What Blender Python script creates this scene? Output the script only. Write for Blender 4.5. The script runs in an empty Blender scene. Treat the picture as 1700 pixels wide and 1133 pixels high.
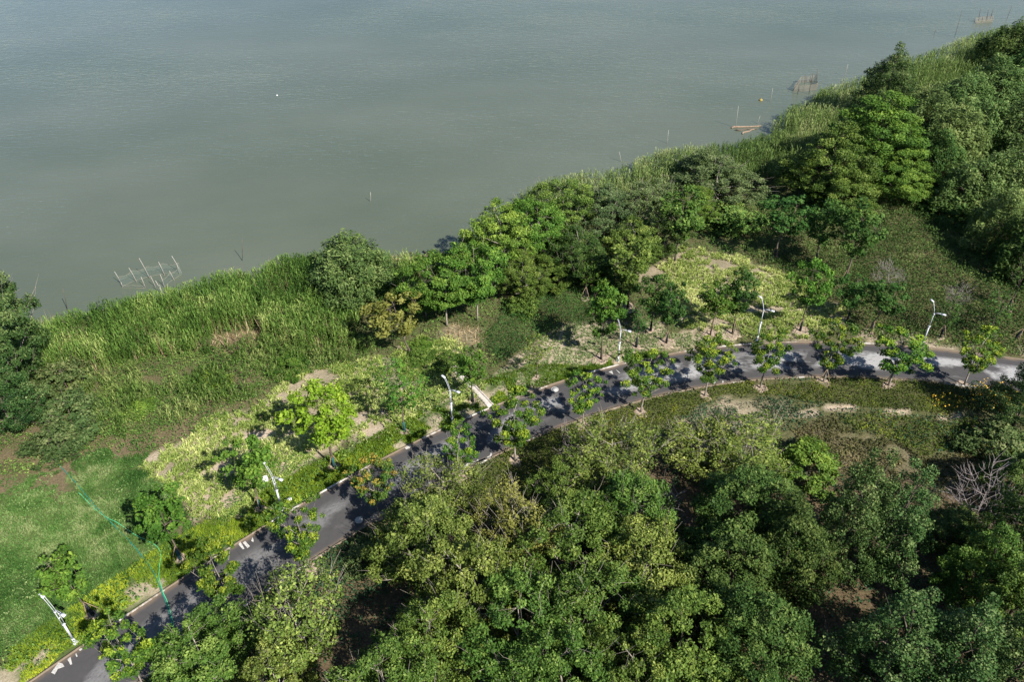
import bpy, math, random
import numpy as np
from mathutils import Matrix, Vector

SC = bpy.context.scene
COL = SC.collection
R = math.radians

# ------------------------------------------------------------------ camera
CAM_H = 50.0                      # flying height of the drone above the road
PITCH = R(38.3)
ROLL = R(0.68)
FPX = 1700 * 28 / 36.0            # 28 mm equivalent lens, pixels of the 1700 px wide photograph
F_ = np.array([0, math.cos(PITCH), -math.sin(PITCH)])
R0 = np.array([1.0, 0, 0]); U0 = np.cross(R0, F_)
R_ = math.cos(ROLL) * R0 - math.sin(ROLL) * U0
U_ = math.cos(ROLL) * U0 + math.sin(ROLL) * R0
CP = np.array([0, 0, CAM_H])
cam_d = bpy.data.cameras.new('camera')
cam_d.sensor_width = 36; cam_d.lens = 28; cam_d.clip_start = 0.5; cam_d.clip_end = 20000
cam = bpy.data.objects.new('camera', cam_d); COL.objects.link(cam)
cam.matrix_world = Matrix(((R_[0], U_[0], -F_[0], 0), (R_[1], U_[1], -F_[1], 0), (R_[2], U_[2], -F_[2], CAM_H), (0, 0, 0, 1)))
SC.camera = cam

# ------------------------------------------------------------------ light
SUN_EL, SUN_AZ = R(43), R(-47.5)       # azimuth measured ccw from +x, towards the sun
sd = np.array([math.cos(SUN_EL) * math.cos(SUN_AZ), math.cos(SUN_EL) * math.sin(SUN_AZ), math.sin(SUN_EL)])
w = bpy.data.worlds.new('World'); SC.world = w; w.use_nodes = True
wn = w.node_tree.nodes; wl = w.node_tree.links
sky = wn.new('ShaderNodeTexSky'); sky.sky_type = 'NISHITA'; sky.sun_disc = False
sky.sun_elevation = SUN_EL
sky.sun_rotation = math.atan2(sd[0], sd[1])
sky.air_density = 1.0; sky.dust_density = 0.4; sky.ozone_density = 4.0
wl.new(sky.outputs[0], wn['Background'].inputs[0]); wn['Background'].inputs[1].default_value = 0.074
sl = bpy.data.lights.new('sun', 'SUN'); sl.energy = 5.0; sl.angle = R(0.53); sl.color = (1.0, 0.955, 0.88)
so = bpy.data.objects.new('sun', sl); COL.objects.link(so)
so.rotation_euler = Vector((-sd[0], -sd[1], -sd[2])).to_track_quat('-Z', 'Y').to_euler()
so.location = (60, -40, 90)
vs = SC.view_settings
vs.view_transform = 'Standard'; vs.look = 'None'; vs.gamma = 1.0; vs.exposure = 1.08; vs.use_curve_mapping = False
SC.cycles.max_bounces = 6; SC.cycles.diffuse_bounces = 3; SC.cycles.transparent_max_bounces = 12
SC.cycles.transmission_bounces = 3; SC.cycles.glossy_bounces = 2
SC.cycles.caustics_reflective = False; SC.cycles.caustics_refractive = False

# ------------------------------------------------------------------ helpers
def gp(u, v, z=0.0):
    """ground point (at height z) seen at pixel u, v of the 1700 x 1133 photograph"""
    d = F_ * FPX + R_ * (u - 850) - U_ * (v - 566.5)
    t = (z - CAM_H) / d[2]
    return CP + d * t

def depth(p):
    return float(np.dot(np.asarray(p) - CP, F_))

def px2m(p, px):
    return px * depth(p) / FPX

def height_to(p, v):
    """height of the point above ground point p that is seen at pixel row v"""
    k = (v - 566.5) / FPX
    a = np.asarray(p) - CP
    # -(a.U + h*Uz) = k*(a.F + h*Fz)
    return float((-np.dot(a, U_) - k * np.dot(a, F_)) / (U_[2] + k * F_[2]))

def G(pts, z=0.0):
    return np.array([gp(u, v, z)[:2] for u, v in pts])

def inpoly(x, y, P):
    ins = np.zeros(x.shape, bool)
    n = len(P); j = n - 1
    for i in range(n):
        xi, yi = P[i]; xj, yj = P[j]
        c = ((yi > y) != (yj > y)) & (x < (xj - xi) * (y - yi) / (yj - yi + 1e-12) + xi)
        ins ^= c; j = i
    return ins

def dist_poly(x, y, P):
    best = np.full(x.shape, 1e9)
    for i in range(len(P) - 1):
        a, b = P[i], P[i + 1]; d = b - a; L = float(d @ d) + 1e-12
        t = np.clip(((x - a[0]) * d[0] + (y - a[1]) * d[1]) / L, 0, 1)
        q = np.hypot(x - a[0] - t * d[0], y - a[1] - t * d[1])
        best = np.minimum(best, q)
    return best

_T = np.random.default_rng(5).random((256, 256))
def noise(x, y, s=1.0, o=0):
    x = np.asarray(x) / s + 17.3 * o + 1000; y = np.asarray(y) / s + 9.1 * o + 1000
    xi = np.floor(x).astype(int); yi = np.floor(y).astype(int); fx = x - xi; fy = y - yi
    fx = fx * fx * (3 - 2 * fx); fy = fy * fy * (3 - 2 * fy)
    a = _T[xi % 256, yi % 256]; b = _T[(xi + 1) % 256, yi % 256]; c = _T[xi % 256, (yi + 1) % 256]; d = _T[(xi + 1) % 256, (yi + 1) % 256]
    return (a * (1 - fx) + b * fx) * (1 - fy) + (c * (1 - fx) + d * fx) * fy

def fbm(x, y, s, o=0):
    return (noise(x, y, s, o) * .5 + noise(x, y, s / 2.1, o + 1) * .3 + noise(x, y, s / 4.3, o + 2) * .2)

def tag(o, label=None, cat=None, group=None, kind=None):
    if label: o['label'] = label
    if cat: o['category'] = cat
    if group: o['group'] = group
    if kind: o['kind'] = kind
    return o

def mesh_np(name, V, faces, mats, attrs=None, smooth=False, mat_idx=None):
    """faces: list of (n, k) int arrays"""
    me = bpy.data.meshes.new(name)
    V = np.asarray(V, np.float32); me.vertices.add(len(V)); me.vertices.foreach_set('co', V.ravel())
    faces = [np.asarray(f, np.int32) for f in faces if len(f)]
    nl = sum(f.size for f in faces); nf = sum(len(f) for f in faces)
    me.loops.add(nl); me.polygons.add(nf)
    me.loops.foreach_set('vertex_index', np.concatenate([f.ravel() for f in faces]))
    tot = np.concatenate([np.full(len(f), f.shape[1], np.int32) for f in faces])
    st = np.concatenate([[0], np.cumsum(tot)[:-1]]).astype(np.int32)
    me.polygons.foreach_set('loop_start', st)
    if smooth: me.polygons.foreach_set('use_smooth', np.ones(nf, bool))
    for m in (mats if isinstance(mats, (list, tuple)) else [mats]): me.materials.append(m)
    if mat_idx is not None: me.polygons.foreach_set('material_index', np.asarray(mat_idx, np.int32))
    for k, a in (attrs or {}).items():
        at = me.attributes.new(k, 'FLOAT', 'POINT'); at.data.foreach_set('value', np.asarray(a, np.float32))
    me.update(calc_edges=True)
    return me

def link(name, me, parent=None):
    o = bpy.data.objects.new(name, me); COL.objects.link(o)
    if parent: o.parent = parent
    return o

def empty(name, loc, rz=0.0, sc=(1, 1, 1)):
    o = bpy.data.objects.new(name, None); COL.objects.link(o)
    o.location = loc; o.rotation_euler = (0, 0, rz); o.scale = sc; o.empty_display_size = 0.3
    return o

class MB:
    """collects tubes, boxes and sheets into one mesh"""
    def __init__(s): s.V = []; s.F4 = []; s.F3 = []; s.n = 0
    def add(s, v, f4=None, f3=None):
        v = np.asarray(v, float)
        if f4 is not None and len(f4): s.F4.append(np.asarray(f4) + s.n)
        if f3 is not None and len(f3): s.F3.append(np.asarray(f3) + s.n)
        s.V.append(v); s.n += len(v)
    def tube(s, pts, rad, sides=5, cap=True):
        pts = np.asarray(pts, float); rad = np.broadcast_to(np.asarray(rad, float), (len(pts),))
        t = np.gradient(pts, axis=0); t /= np.linalg.norm(t, axis=1)[:, None] + 1e-9
        ref = np.array([1.0, 0, 0]) if abs(t[0][0]) < .8 else np.array([0, 1.0, 0])
        a = np.cross(t, ref); a /= np.linalg.norm(a, axis=1)[:, None] + 1e-9; b = np.cross(t, a)
        an = np.arange(sides) * 2 * math.pi / sides
        v = pts[:, None, :] + rad[:, None, None] * (np.cos(an)[None, :, None] * a[:, None, :] + np.sin(an)[None, :, None] * b[:, None, :])
        v = v.reshape(-1, 3); n = len(pts); i = np.arange(sides); q = []
        for k in range(n - 1):
            q.append(np.stack([k * sides + i, k * sides + (i + 1) % sides, (k + 1) * sides + (i + 1) % sides, (k + 1) * sides + i], 1))
        f3 = []
        if cap:
            v = np.vstack([v, pts[-1], pts[0]]); e = (n - 1) * sides
            f3 = np.vstack([np.stack([e + i, e + (i + 1) % sides, np.full(sides, n * sides)], 1), np.stack([(i + 1) % sides, i, np.full(sides, n * sides + 1)], 1)])
        s.add(v, np.vstack(q), f3)
    def box(s, c, half, rz=0.0, ax=None):
        c = np.asarray(c, float); h = np.asarray(half, float)
        k = np.array([[x, y, z] for z in (-1, 1) for y in (-1, 1) for x in (-1, 1)], float) * h
        if ax is None:
            co, si = math.cos(rz), math.sin(rz); ax = np.array([[co, si, 0], [-si, co, 0], [0, 0, 1]])
        s.add(c + k @ np.asarray(ax), [[0, 2, 3, 1], [4, 5, 7, 6], [0, 1, 5, 4], [2, 6, 7, 3], [0, 4, 6, 2], [1, 3, 7, 5]])
    def mesh(s, name, mat, smooth=False):
        return mesh_np(name, np.vstack(s.V), [np.vstack(s.F4) if s.F4 else [], np.vstack(s.F3) if s.F3 else []], mat, smooth=smooth)
    def obj(s, name, mat, parent=None, smooth=False):
        return link(name, s.mesh(name, mat, smooth), parent)

# ------------------------------------------------------------------ materials
class NT:
    def __init__(s, name):
        s.m = bpy.data.materials.new(name); s.m.use_nodes = True
        s.t = s.m.node_tree; s.t.nodes.clear(); s.out = s.t.nodes.new('ShaderNodeOutputMaterial')
    def n(s, typ, ins=None, **kw):
        nd = s.t.nodes.new(typ)
        for k, v in kw.items(): setattr(nd, k, v)
        for k, v in (ins or {}).items():
            if isinstance(v, bpy.types.NodeSocket): s.t.links.new(v, nd.inputs[k])
            else: nd.inputs[k].default_value = v
        return nd
    def noise(s, scale, detail=4, rough=.55, vec=None, dist=0.0):
        i = {'Scale': scale, 'Detail': detail, 'Roughness': rough, 'Distortion': dist}
        if vec is not None: i['Vector'] = vec
        return s.n('ShaderNodeTexNoise', i).outputs['Fac']
    def ramp(s, fac, stops, mode='LINEAR'):
        r = s.n('ShaderNodeValToRGB', {0: fac}); e = r.color_ramp.elements; r.color_ramp.interpolation = mode
        while len(e) < len(stops): e.new(0.5)
        for k, (p, c) in enumerate(stops):
            e[k].position = p; e[k].color = (c, c, c, 1) if isinstance(c, (int, float)) else (*c, 1)
        return r.outputs[0]
    def mix(s, fac, a, b, blend='MIX'):
        nd = s.n('ShaderNodeMix', data_type='RGBA', blend_type=blend)
        for k, v in ((0, fac), (6, a), (7, b)):
            if isinstance(v, bpy.types.NodeSocket): s.t.links.new(v, nd.inputs[k])
            else: nd.inputs[k].default_value = v if k == 0 else (*v, 1)
        return nd.outputs[2]
    def math(s, op, a, b=0.0):
        return s.n('ShaderNodeMath', {0: a, 1: b}, operation=op).outputs[0]
    def attr(s, name):
        return s.n('ShaderNodeAttribute', attribute_name=name).outputs['Fac']
    def pos(s):
        return s.n('ShaderNodeNewGeometry').outputs['Position']
    def objco(s):
        return s.n('ShaderNodeTexCoord').outputs['Object']
    def mapv(s, vec, scale=(1, 1, 1), rot=(0, 0, 0)):
        return s.n('ShaderNodeMapping', {'Vector': vec, 'Scale': scale, 'Rotation': rot}).outputs[0]
    def bump(s, h, strength, dist):
        return s.n('ShaderNodeBump', {'Height': h, 'Strength': strength, 'Distance': dist}).outputs[0]
    def bsdf(s, col, rough=.6, spec=.3, normal=None, metal=0.0, **kw):
        i = {'Base Color': col if isinstance(col, bpy.types.NodeSocket) else (*col, 1), 'Roughness': rough, 'Specular IOR Level': spec, 'Metallic': metal}
        if normal is not None: i['Normal'] = normal
        i.update(kw)
        return s.n('ShaderNodeBsdfPrincipled', i).outputs[0]
    def done(s, sh):
        s.t.links.new(sh, s.out.inputs[0]); return s.m

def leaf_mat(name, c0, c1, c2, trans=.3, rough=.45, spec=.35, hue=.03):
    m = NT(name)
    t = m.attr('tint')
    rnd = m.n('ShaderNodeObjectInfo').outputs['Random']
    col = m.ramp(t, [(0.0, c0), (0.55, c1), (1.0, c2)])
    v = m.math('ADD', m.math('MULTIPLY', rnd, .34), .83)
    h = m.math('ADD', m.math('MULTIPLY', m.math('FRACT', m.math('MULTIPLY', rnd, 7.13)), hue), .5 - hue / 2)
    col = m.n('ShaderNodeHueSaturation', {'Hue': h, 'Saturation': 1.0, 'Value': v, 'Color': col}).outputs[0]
    a = m.bsdf(col, min(.8, rough + .15), spec * .35)
    b = m.n('ShaderNodeBsdfTranslucent', {'Color': m.n('ShaderNodeHueSaturation', {'Hue': .49, 'Saturation': 1.1, 'Value': 1.15, 'Color': col}).outputs[0]}).outputs[0]
    return m.done(m.n('ShaderNodeMixShader', {0: trans * .7, 1: a, 2: b}).outputs[0])

def bark_mat(name, c0, c1, scale=9):
    m = NT(name)
    p = m.mapv(m.objco(), (1, 1, .25))
    f = m.noise(scale, 5, .6, p)
    return m.done(m.bsdf(m.ramp(f, [(.3, c0), (.7, c1)]), .85, .15, m.bump(f, .5, .02)))

def plain(name, c, rough=.6, spec=.3, var=.15, scale=6, metal=0.0):
    m = NT(name); f = m.noise(scale, 4, .6, m.objco())
    a = tuple(x * (1 - var) for x in c); b = tuple(min(1, x * (1 + var)) for x in c)
    return m.done(m.bsdf(m.ramp(f, [(.3, a), (.7, b)]), rough, spec, metal=metal))

# ================================================================== THE SETTING
# shoreline, read along the water's edge
SHORE_PX = [(-60, 600, 0), (20, 560, 1), (60, 536, 1), (150, 520, 1), (170, 497, 2.2), (230, 480, 2.2), (300, 470, 2.2), (345, 452, 2.2), (400, 434, 2.2),
            (450, 426, 2.2), (490, 414, 2.2), (535, 415, 1.6), (600, 432, 0), (650, 434, -.3), (700, 430, -.4), (745, 418, -.4), (800, 385, 0), (850, 345, 0.6),
            (868, 318, 2), (900, 292, 2.2), (960, 281, 2.2), (1005, 279, 2.2), (1030, 271, 2.2), (1060, 256, 2.2), (1100, 242, 2.2),
            (1150, 234, 2.2), (1215, 225, 2.2), (1270, 209, 2.0), (1302, 182, 2.0), (1345, 152, 2.2), (1400, 132, 2.2), (1440, 122, 2), (1500, 88, 2),
            (1540, 79, 2.2), (1570, 73, 2.2), (1620, 52, 2.2), (1650, 42, 2.2), (1700, 36, 2.2)]
SHORE = np.array([gp(u, v, z)[:2] for u, v, z in SHORE_PX])
d0 = SHORE[0] - SHORE[2]; d0 /= np.hypot(*d0); d1 = SHORE[-1] - SHORE[-5]; d1 /= np.hypot(*d1)
SHORE = np.vstack([SHORE[0] + d0 * 4000 + np.array([0, -800]), SHORE[0] + d0 * 120, SHORE, SHORE[-1] + d1 * 200, SHORE[-1] + d1 * 5000])
LANDPOLY = np.vstack([SHORE, [9000, -9000], [-9000, -9000]])
WATER_Z = -0.5

def shore_d(x, y):
    d = dist_poly(x, y, SHORE)
    return np.where(inpoly(x, y, LANDPOLY), d, -d)

# road
UP = G([(72, 1118), (120, 1086), (216, 1024), (290, 972), (380, 908), (470, 852), (560, 806), (612, 776), (700, 730), (760, 702), (820, 676), (905, 642), (990, 614), (1090, 591), (1150, 581), (1220, 573), (1300, 569), (1400, 570), (1500, 574), (1600, 584), (1700, 599)])
LO = G([(400, 1003), (470, 958), (520, 925), (640, 855), (710, 810), (760, 783), (820, 757), (907, 720), (958, 701), (1005, 684), (1085, 660), (1151, 645), (1260, 629), (1345, 625), (1498, 629), (1579, 638), (1678, 650)])
pu = np.polyfit(UP[:, 0], UP[:, 1], 5); pl = np.polyfit(LO[:, 0], LO[:, 1], 4)
xs = np.linspace(-24, 44, 120)
def y_lo(x):
    return np.polyval(pl, x)
cx = []; 
yu = np.polyval(pu, np.linspace(UP[0, 0], UP[-1, 0], 200)); xu = np.linspace(UP[0, 0], UP[-1, 0], 200)
tx = np.gradient(xu); ty = np.gradient(yu); L_ = np.hypot(tx, ty); nx, ny = ty / L_, -tx / L_     # towards the camera side
# mean width measured where both edges are seen
dl = dist_poly(LO[:, 0], LO[:, 1], np.stack([xu, yu], 1))
ROAD_W = float(np.mean(dl)); HW = ROAD_W / 2
CL = np.stack([xu + nx * HW, yu + ny * HW], 1)
a0 = CL[0] - CL[6]; a0 /= np.hypot(*a0); a1 = CL[-1] - CL[-6]; a1 /= np.hypot(*a1)
ext0 = [CL[0] + a0 * k * 2.0 for k in range(60, 0, -1)]
ext1 = []
ang = math.atan2(a1[1], a1[0]); q = CL[-1].copy()
for k in range(60):
    ang -= 0.004; q = q + 2.0 * np.array([math.cos(ang), math.sin(ang)]); ext1.append(q.copy())
CL = np.vstack([ext0, CL, ext1])
s_ = np.concatenate([[0], np.cumsum(np.hypot(*np.diff(CL, axis=0).T))])
sn = np.arange(0, s_[-1], 0.8); CL = np.stack([np.interp(sn, s_, CL[:, 0]), np.interp(sn, s_, CL[:, 1])], 1)
ker = np.ones(9) / 9
for _ in range(3):
    pad = np.vstack([np.repeat(CL[:1], 4, 0) + (np.arange(-4, 0)[:, None] * (CL[1] - CL[0])), CL, np.repeat(CL[-1:], 4, 0) + (np.arange(1, 5)[:, None] * (CL[-1] - CL[-2]))])
    CL = np.stack([np.convolve(pad[:, k], ker, 'valid') for k in (0, 1)], 1)
CT = np.gradient(CL, axis=0); CT /= np.hypot(CT[:, 0], CT[:, 1])[:, None]
CN = np.stack([-CT[:, 1], CT[:, 0]], 1)            # towards the lake

def road_d(x, y):
    return dist_poly(x, y, CL)

def strip(o0, o1, z0, z1):
    a = CL + CN * o0; b = CL + CN * o1
    n = len(CL); V = np.vstack([np.c_[a, np.full(n, z0)], np.c_[b, np.full(n, z1)]])
    i = np.arange(n - 1)
    return V, np.stack([i, i + 1, n + i + 1, n + i], 1)

# the distance fields are sampled once on a grid and read back by bilinear look-up
class Field:
    def __init__(s, fn, x0=-75, x1=130, y0=8, y1=190, st=.4):
        s.fn = fn; s.x0, s.y0, s.st = x0, y0, st; s.nx = int((x1 - x0) / st) + 1; s.ny = int((y1 - y0) / st) + 1
        a, b = np.meshgrid(x0 + np.arange(s.nx) * st, y0 + np.arange(s.ny) * st); s.a = fn(a.ravel(), b.ravel()).reshape(s.ny, s.nx)
    def __call__(s, x, y):
        x = np.asarray(x, float); y = np.asarray(y, float)
        fx = (x - s.x0) / s.st; fy = (y - s.y0) / s.st
        ok = (fx >= 0) & (fy >= 0) & (fx < s.nx - 1) & (fy < s.ny - 1)
        cx_ = np.clip(fx, 0, s.nx - 1.001); cy_ = np.clip(fy, 0, s.ny - 1.001); i = cx_.astype(int); j = cy_.astype(int); u = cx_ - i; v = cy_ - j
        r = (s.a[j, i] * (1 - u) + s.a[j, i + 1] * u) * (1 - v) + (s.a[j + 1, i] * (1 - u) + s.a[j + 1, i + 1] * u) * v
        if not ok.all(): r[~ok] = s.fn(x[~ok], y[~ok])
        return r
def _side(x, y):
    i = np.zeros(x.shape, int); best = np.full(x.shape, 1e18)
    for k in range(0, len(CL), 3):
        d = (x - CL[k, 0]) ** 2 + (y - CL[k, 1]) ** 2
        m_ = d < best; best[m_] = d[m_]; i[m_] = k
    return (x - CL[i, 0]) * CN[i, 0] + (y - CL[i, 1]) * CN[i, 1]
shore_d = Field(shore_d); road_d = Field(lambda x, y: dist_poly(x, y, CL[::2])); _sidef = Field(_side)

# zones, as outlines on the ground
Z = {k: G(v) for k, v in dict(
    lawn=[(-60, 800), (40, 790), (110, 775), (180, 745), (250, 755), (262, 800), (300, 850), (340, 880), (270, 925), (190, 975), (120, 1025), (40, 1090), (-60, 1140)],
    lily_west=[(242, 765), (300, 738), (380, 700), (450, 655), (520, 625), (560, 605), (640, 590), (700, 558), (760, 572), (800, 640), (765, 665), (740, 640), (735, 665), (690, 700), (650, 712), (590, 735), (545, 765), (490, 790), (420, 830), (375, 868), (335, 865), (290, 840), (262, 810)],
    pale_mid=[(812, 628), (830, 600), (880, 575), (930, 548), (980, 540), (1060, 545), (1150, 548), (1250, 556), (1180, 570), (1080, 588), (1000, 608), (930, 628), (880, 640)],
    lily_east=[(1108, 432), (1150, 415), (1220, 425), (1290, 452), (1350, 480), (1400, 508), (1398, 535), (1340, 555), (1270, 562), (1180, 550), (1120, 530), (1092, 490)],
    lush=[(800, 590), (815, 545), (840, 510), (900, 480), (980, 480), (1030, 520), (985, 545), (930, 552), (880, 572), (835, 598)],
    slope=[(1255, 350), (1330, 345), (1440, 315), (1520, 330), (1600, 370), (1700, 440), (1900, 520), (1900, 600), (1700, 592), (1560, 572), (1430, 560), (1400, 530), (1395, 505), (1330, 465), (1270, 440), (1230, 420)],
    brown=[(-60, 770), (-60, 720), (60, 715), (200, 715), (260, 690), (350, 650), (430, 610), (470, 620), (440, 660), (330, 715), (240, 760), (170, 750), (90, 780), (20, 795)],
    weedy=[(60, 640), (200, 600), (330, 590), (430, 560), (560, 560), (640, 570), (600, 600), (480, 640), (330, 700), (200, 730), (60, 720)],
    dry=[(345, 585), (360, 555), (430, 550), (440, 570), (400, 590)],
    dry_mid=[(735, 565), (750, 540), (800, 545), (795, 575)],
    hedge=[(770, 790), (850, 745), (905, 725), (1010, 687), (1085, 663), (1151, 649), (1260, 633), (1345, 629), (1498, 633), (1579, 642), (1690, 655), (1690, 690), (1560, 690), (1400, 672), (1300, 655), (1200, 660), (1130, 690), (1060, 730), (960, 790), (900, 850), (820, 870), (760, 850)],
    scrub=[(1130, 690), (1200, 662), (1300, 660), (1400, 675), (1330, 690), (1250, 712), (1180, 730), (1130, 730)],
    hedge_low=[(1400, 690), (1480, 690), (1560, 697), (1640, 705), (1690, 720), (1690, 770), (1600, 755), (1500, 745), (1430, 715)],
    clearing=[(1310, 715), (1390, 690), (1450, 725), (1560, 755), (1680, 765), (1680, 800), (1560, 800), (1440, 800), (1360, 790), (1330, 750)],
    ridge=[(1185, 706), (1240, 694), (1300, 689), (1360, 678), (1410, 673), (1470, 680), (1540, 687), (1600, 692), (1600, 696), (1540, 692), (1470, 685), (1410, 679), (1350, 687), (1300, 697), (1240, 704)],
    ridge_north=[(1090, 470), (1050, 480), (1030, 470), (1060, 455), (1120, 425), (1130, 432)],
    forest=[(-100, 1700), (150, 1180), (330, 1090), (450, 990), (560, 920), (680, 850), (760, 850), (900, 850), (1000, 790), (1130, 735), (1330, 800), (1440, 800), (1700, 810), (2300, 900), (2300, 1700)],
    flowers_far=[(1595, 645), (1640, 645), (1700, 655), (1700, 695), (1640, 690), (1610, 670)],
    flowers_near=[(1525, 668), (1560, 660), (1600, 672), (1605, 690), (1570, 686), (1535, 678)],
    bright=[(320, 640), (340, 625), (395, 625), (385, 650), (345, 660)],
).items()}
ROADSIDE = 3.2    # width of the grass verge

def wob(x, y, amp=1.2, s=3.0):
    return x + (fbm(x, y, s, 3) - .5) * 2 * amp, y + (fbm(x, y, s, 11) - .5) * 2 * amp

def zone(x, y, k, amp=1.0):
    a, b = wob(x, y, amp)
    return inpoly(a, b, Z[k])

def lake_side(x, y):
    """True on the lake side of the road"""
    return _sidef(x, y) > 0

POND = (gp(1648, 250)[:2], 5.0)
def ground_z(x, y):
    d = shore_d(x, y); rd = road_d(x, y)
    far = np.clip((rd - HW - 1.0) / 6, 0, 1)
    z = (fbm(x, y, 9, 2) - .5) * .55 * far
    k = np.clip(d / 7.0, -1, 1); k = np.where(k > 0, k * k * (3 - 2 * k), k)
    z = np.where(d > 0, -0.62 * (1 - k) + z * np.clip(d / 7, 0, 1), -0.62 + 1.6 * k)
    pd = np.hypot(x - POND[0][0], y - POND[0][1])
    return z - 1.2 * np.clip(1.6 - pd / POND[1], 0, 1) - .035 * (rd < HW + .6)

# --- ground sheet
def axis(lo, hi, st, outs):
    m = np.arange(lo, hi + st * .5, st)
    a = [lo - o for o in outs[::-1]]; b = [hi + o for o in outs]
    return np.concatenate([a, m, b])
outs = [3, 8, 16, 32, 64, 130, 260, 600, 1400, 3500, 7000]
gx = axis(-62, 118, .75, outs); gy = axis(14, 182, .75, outs)
XX, YY = np.meshgrid(gx, gy); X, Y = XX.ravel(), YY.ravel()
ZZ = ground_z(X, Y)
a_soil = np.zeros(len(X)); a_dirt = np.zeros(len(X)); a_for = np.zeros(len(X)); a_lawn = np.zeros(len(X))
nz = fbm(X, Y, 3.5, 7)
for k, v in (('lily_west', .75), ('pale_mid', .8), ('lily_east', .6), ('clearing', .12), ('scrub', .5), ('ridge', 1.0), ('ridge_north', .5), ('dry_mid', .35)):
    a_soil = np.maximum(a_soil, zone(X, Y, k, .4 if k == 'ridge' else 2.2) * (v if 'ridge' in k else np.clip(v * (.35 + 1.3 * nz), 0, 1)))
for k, v in (('brown', .7), ('weedy', .32), ('dry', .6), ('slope', .18)):
    a_dirt = np.maximum(a_dirt, zone(X, Y, k, 1.5) * np.clip(v * (.2 + 1.6 * nz), 0, 1))
a_dirt = np.maximum(a_dirt, .8 * zone(X, Y, 'lawn', 2.2) * np.clip((.40 - fbm(X, Y, 5, 40)) * 12, 0, 1))
a_for = zone(X, Y, 'forest', 2.0) * 1.0
a_for = np.maximum(a_for, (zone(X, Y, 'clearing') * .4))
a_lawn = zone(X, Y, 'lawn', 2.2) * (a_dirt < .3)
a_soil = np.maximum(a_soil, .75 * (lake_side(X, Y) & (road_d(X, Y) < HW + 2.2) & (fbm(X, Y, 2.4, 36) < .33)))
verge = lake_side(X, Y) & (road_d(X, Y) < HW + ROADSIDE * (.8 + .5 * noise(X, Y, 5, 4))) & (X < 9)
a_lawn = np.maximum(a_lawn, verge)
ii = np.arange(len(gx) * len(gy)).reshape(len(gy), len(gx))
FQ = np.stack([ii[:-1, :-1].ravel(), ii[:-1, 1:].ravel(), ii[1:, 1:].ravel(), ii[1:, :-1].ravel()], 1)
m = NT('ground_earth'); p = m.pos()
n1 = m.noise(.9, 6, .65, p); n2 = m.ramp(m.noise(6, 8, .8, p), [(.36, 0.0), (.64, 1.0)]); n3 = m.noise(.22, 3, .5, p)
green = m.mix(n2, (.020, .034, .010), (.082, .100, .032))
dirt = m.mix(n2, (.085, .058, .034), (.20, .145, .092))
soil = m.mix(n2, (.27, .205, .145), (.50, .41, .31))
litter = m.mix(n2, (.035, .026, .016), (.15, .105, .062))
lawn = m.mix(n1, (.040, .070, .018), (.085, .115, .035))
col = m.mix(m.math('MULTIPLY', n3, .5), green, dirt)
for a_, c_ in (('dirt', dirt), ('lawn', lawn), ('forest', litter), ('soil', soil)):
    f = m.math('MULTIPLY', m.attr(a_), m.ramp(n1, [(.25, .55), (.6, 1.0)]))
    col = m.mix(f, col, c_)
bare = m.attr('wet')
col = m.mix(bare, col, (.03, .028, .02))
M_GROUND = m.done(m.bsdf(col, .95, .1, m.bump(m.noise(5, 6, .7, p), .8, .12)))
wet = np.clip(1 - shore_d(X, Y) / 2.5, 0, 1)
o = link('ground', mesh_np('ground', np.c_[X, Y, ZZ], [FQ], M_GROUND, dict(soil=a_soil, dirt=a_dirt, forest=a_for, lawn=a_lawn, wet=wet), smooth=True))
tag(o, 'earth and rough grass bank sloping from the road to the lake', 'ground', kind='structure')

# --- lake
m = NT('lake_water'); p = m.pos()
pv = m.mapv(p, (.8, 2.4, 1), (0, 0, R(30)))
w1 = m.noise(.8, 2, .45, pv, .5); w2 = m.noise(2.6, 3, .55, m.mapv(p, (1, 1.7, 1), (0, 0, R(46))), .3)
w3 = m.ramp(m.noise(.02, 4, .55, m.mapv(p, (1, 1.8, 1), (0, 0, R(-18)))), [(.32, 0.0), (.68, 1.0)])
hgt = m.math('ADD', m.math('MULTIPLY', w1, 1.0), m.math('MULTIPLY', w2, .38))
murk = m.mix(w3, (.066, .080, .053), (.092, .104, .075))
gust = m.ramp(m.noise(.018, 3, .5, m.mapv(p, (1, 2.2, 1), (0, 0, R(-20)))), [(.35, .35), (.65, 1.0)])
nrm = m.n('ShaderNodeBump', {'Height': hgt, 'Strength': gust, 'Distance': .085}).outputs[0]
M_WATER = m.done(m.bsdf(murk, .03, .5, nrm, IOR=1.35))
q = 9000
V = np.array([[-q, -300, WATER_Z], [q, -300, WATER_Z], [q, q, WATER_Z], [-q, q, WATER_Z]])
tag(link('lake', mesh_np('lake', V, [np.array([[0, 1, 2, 3]])], M_WATER)), 'grey green rippled lake filling the upper part of the view', 'lake', kind='structure')

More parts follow.
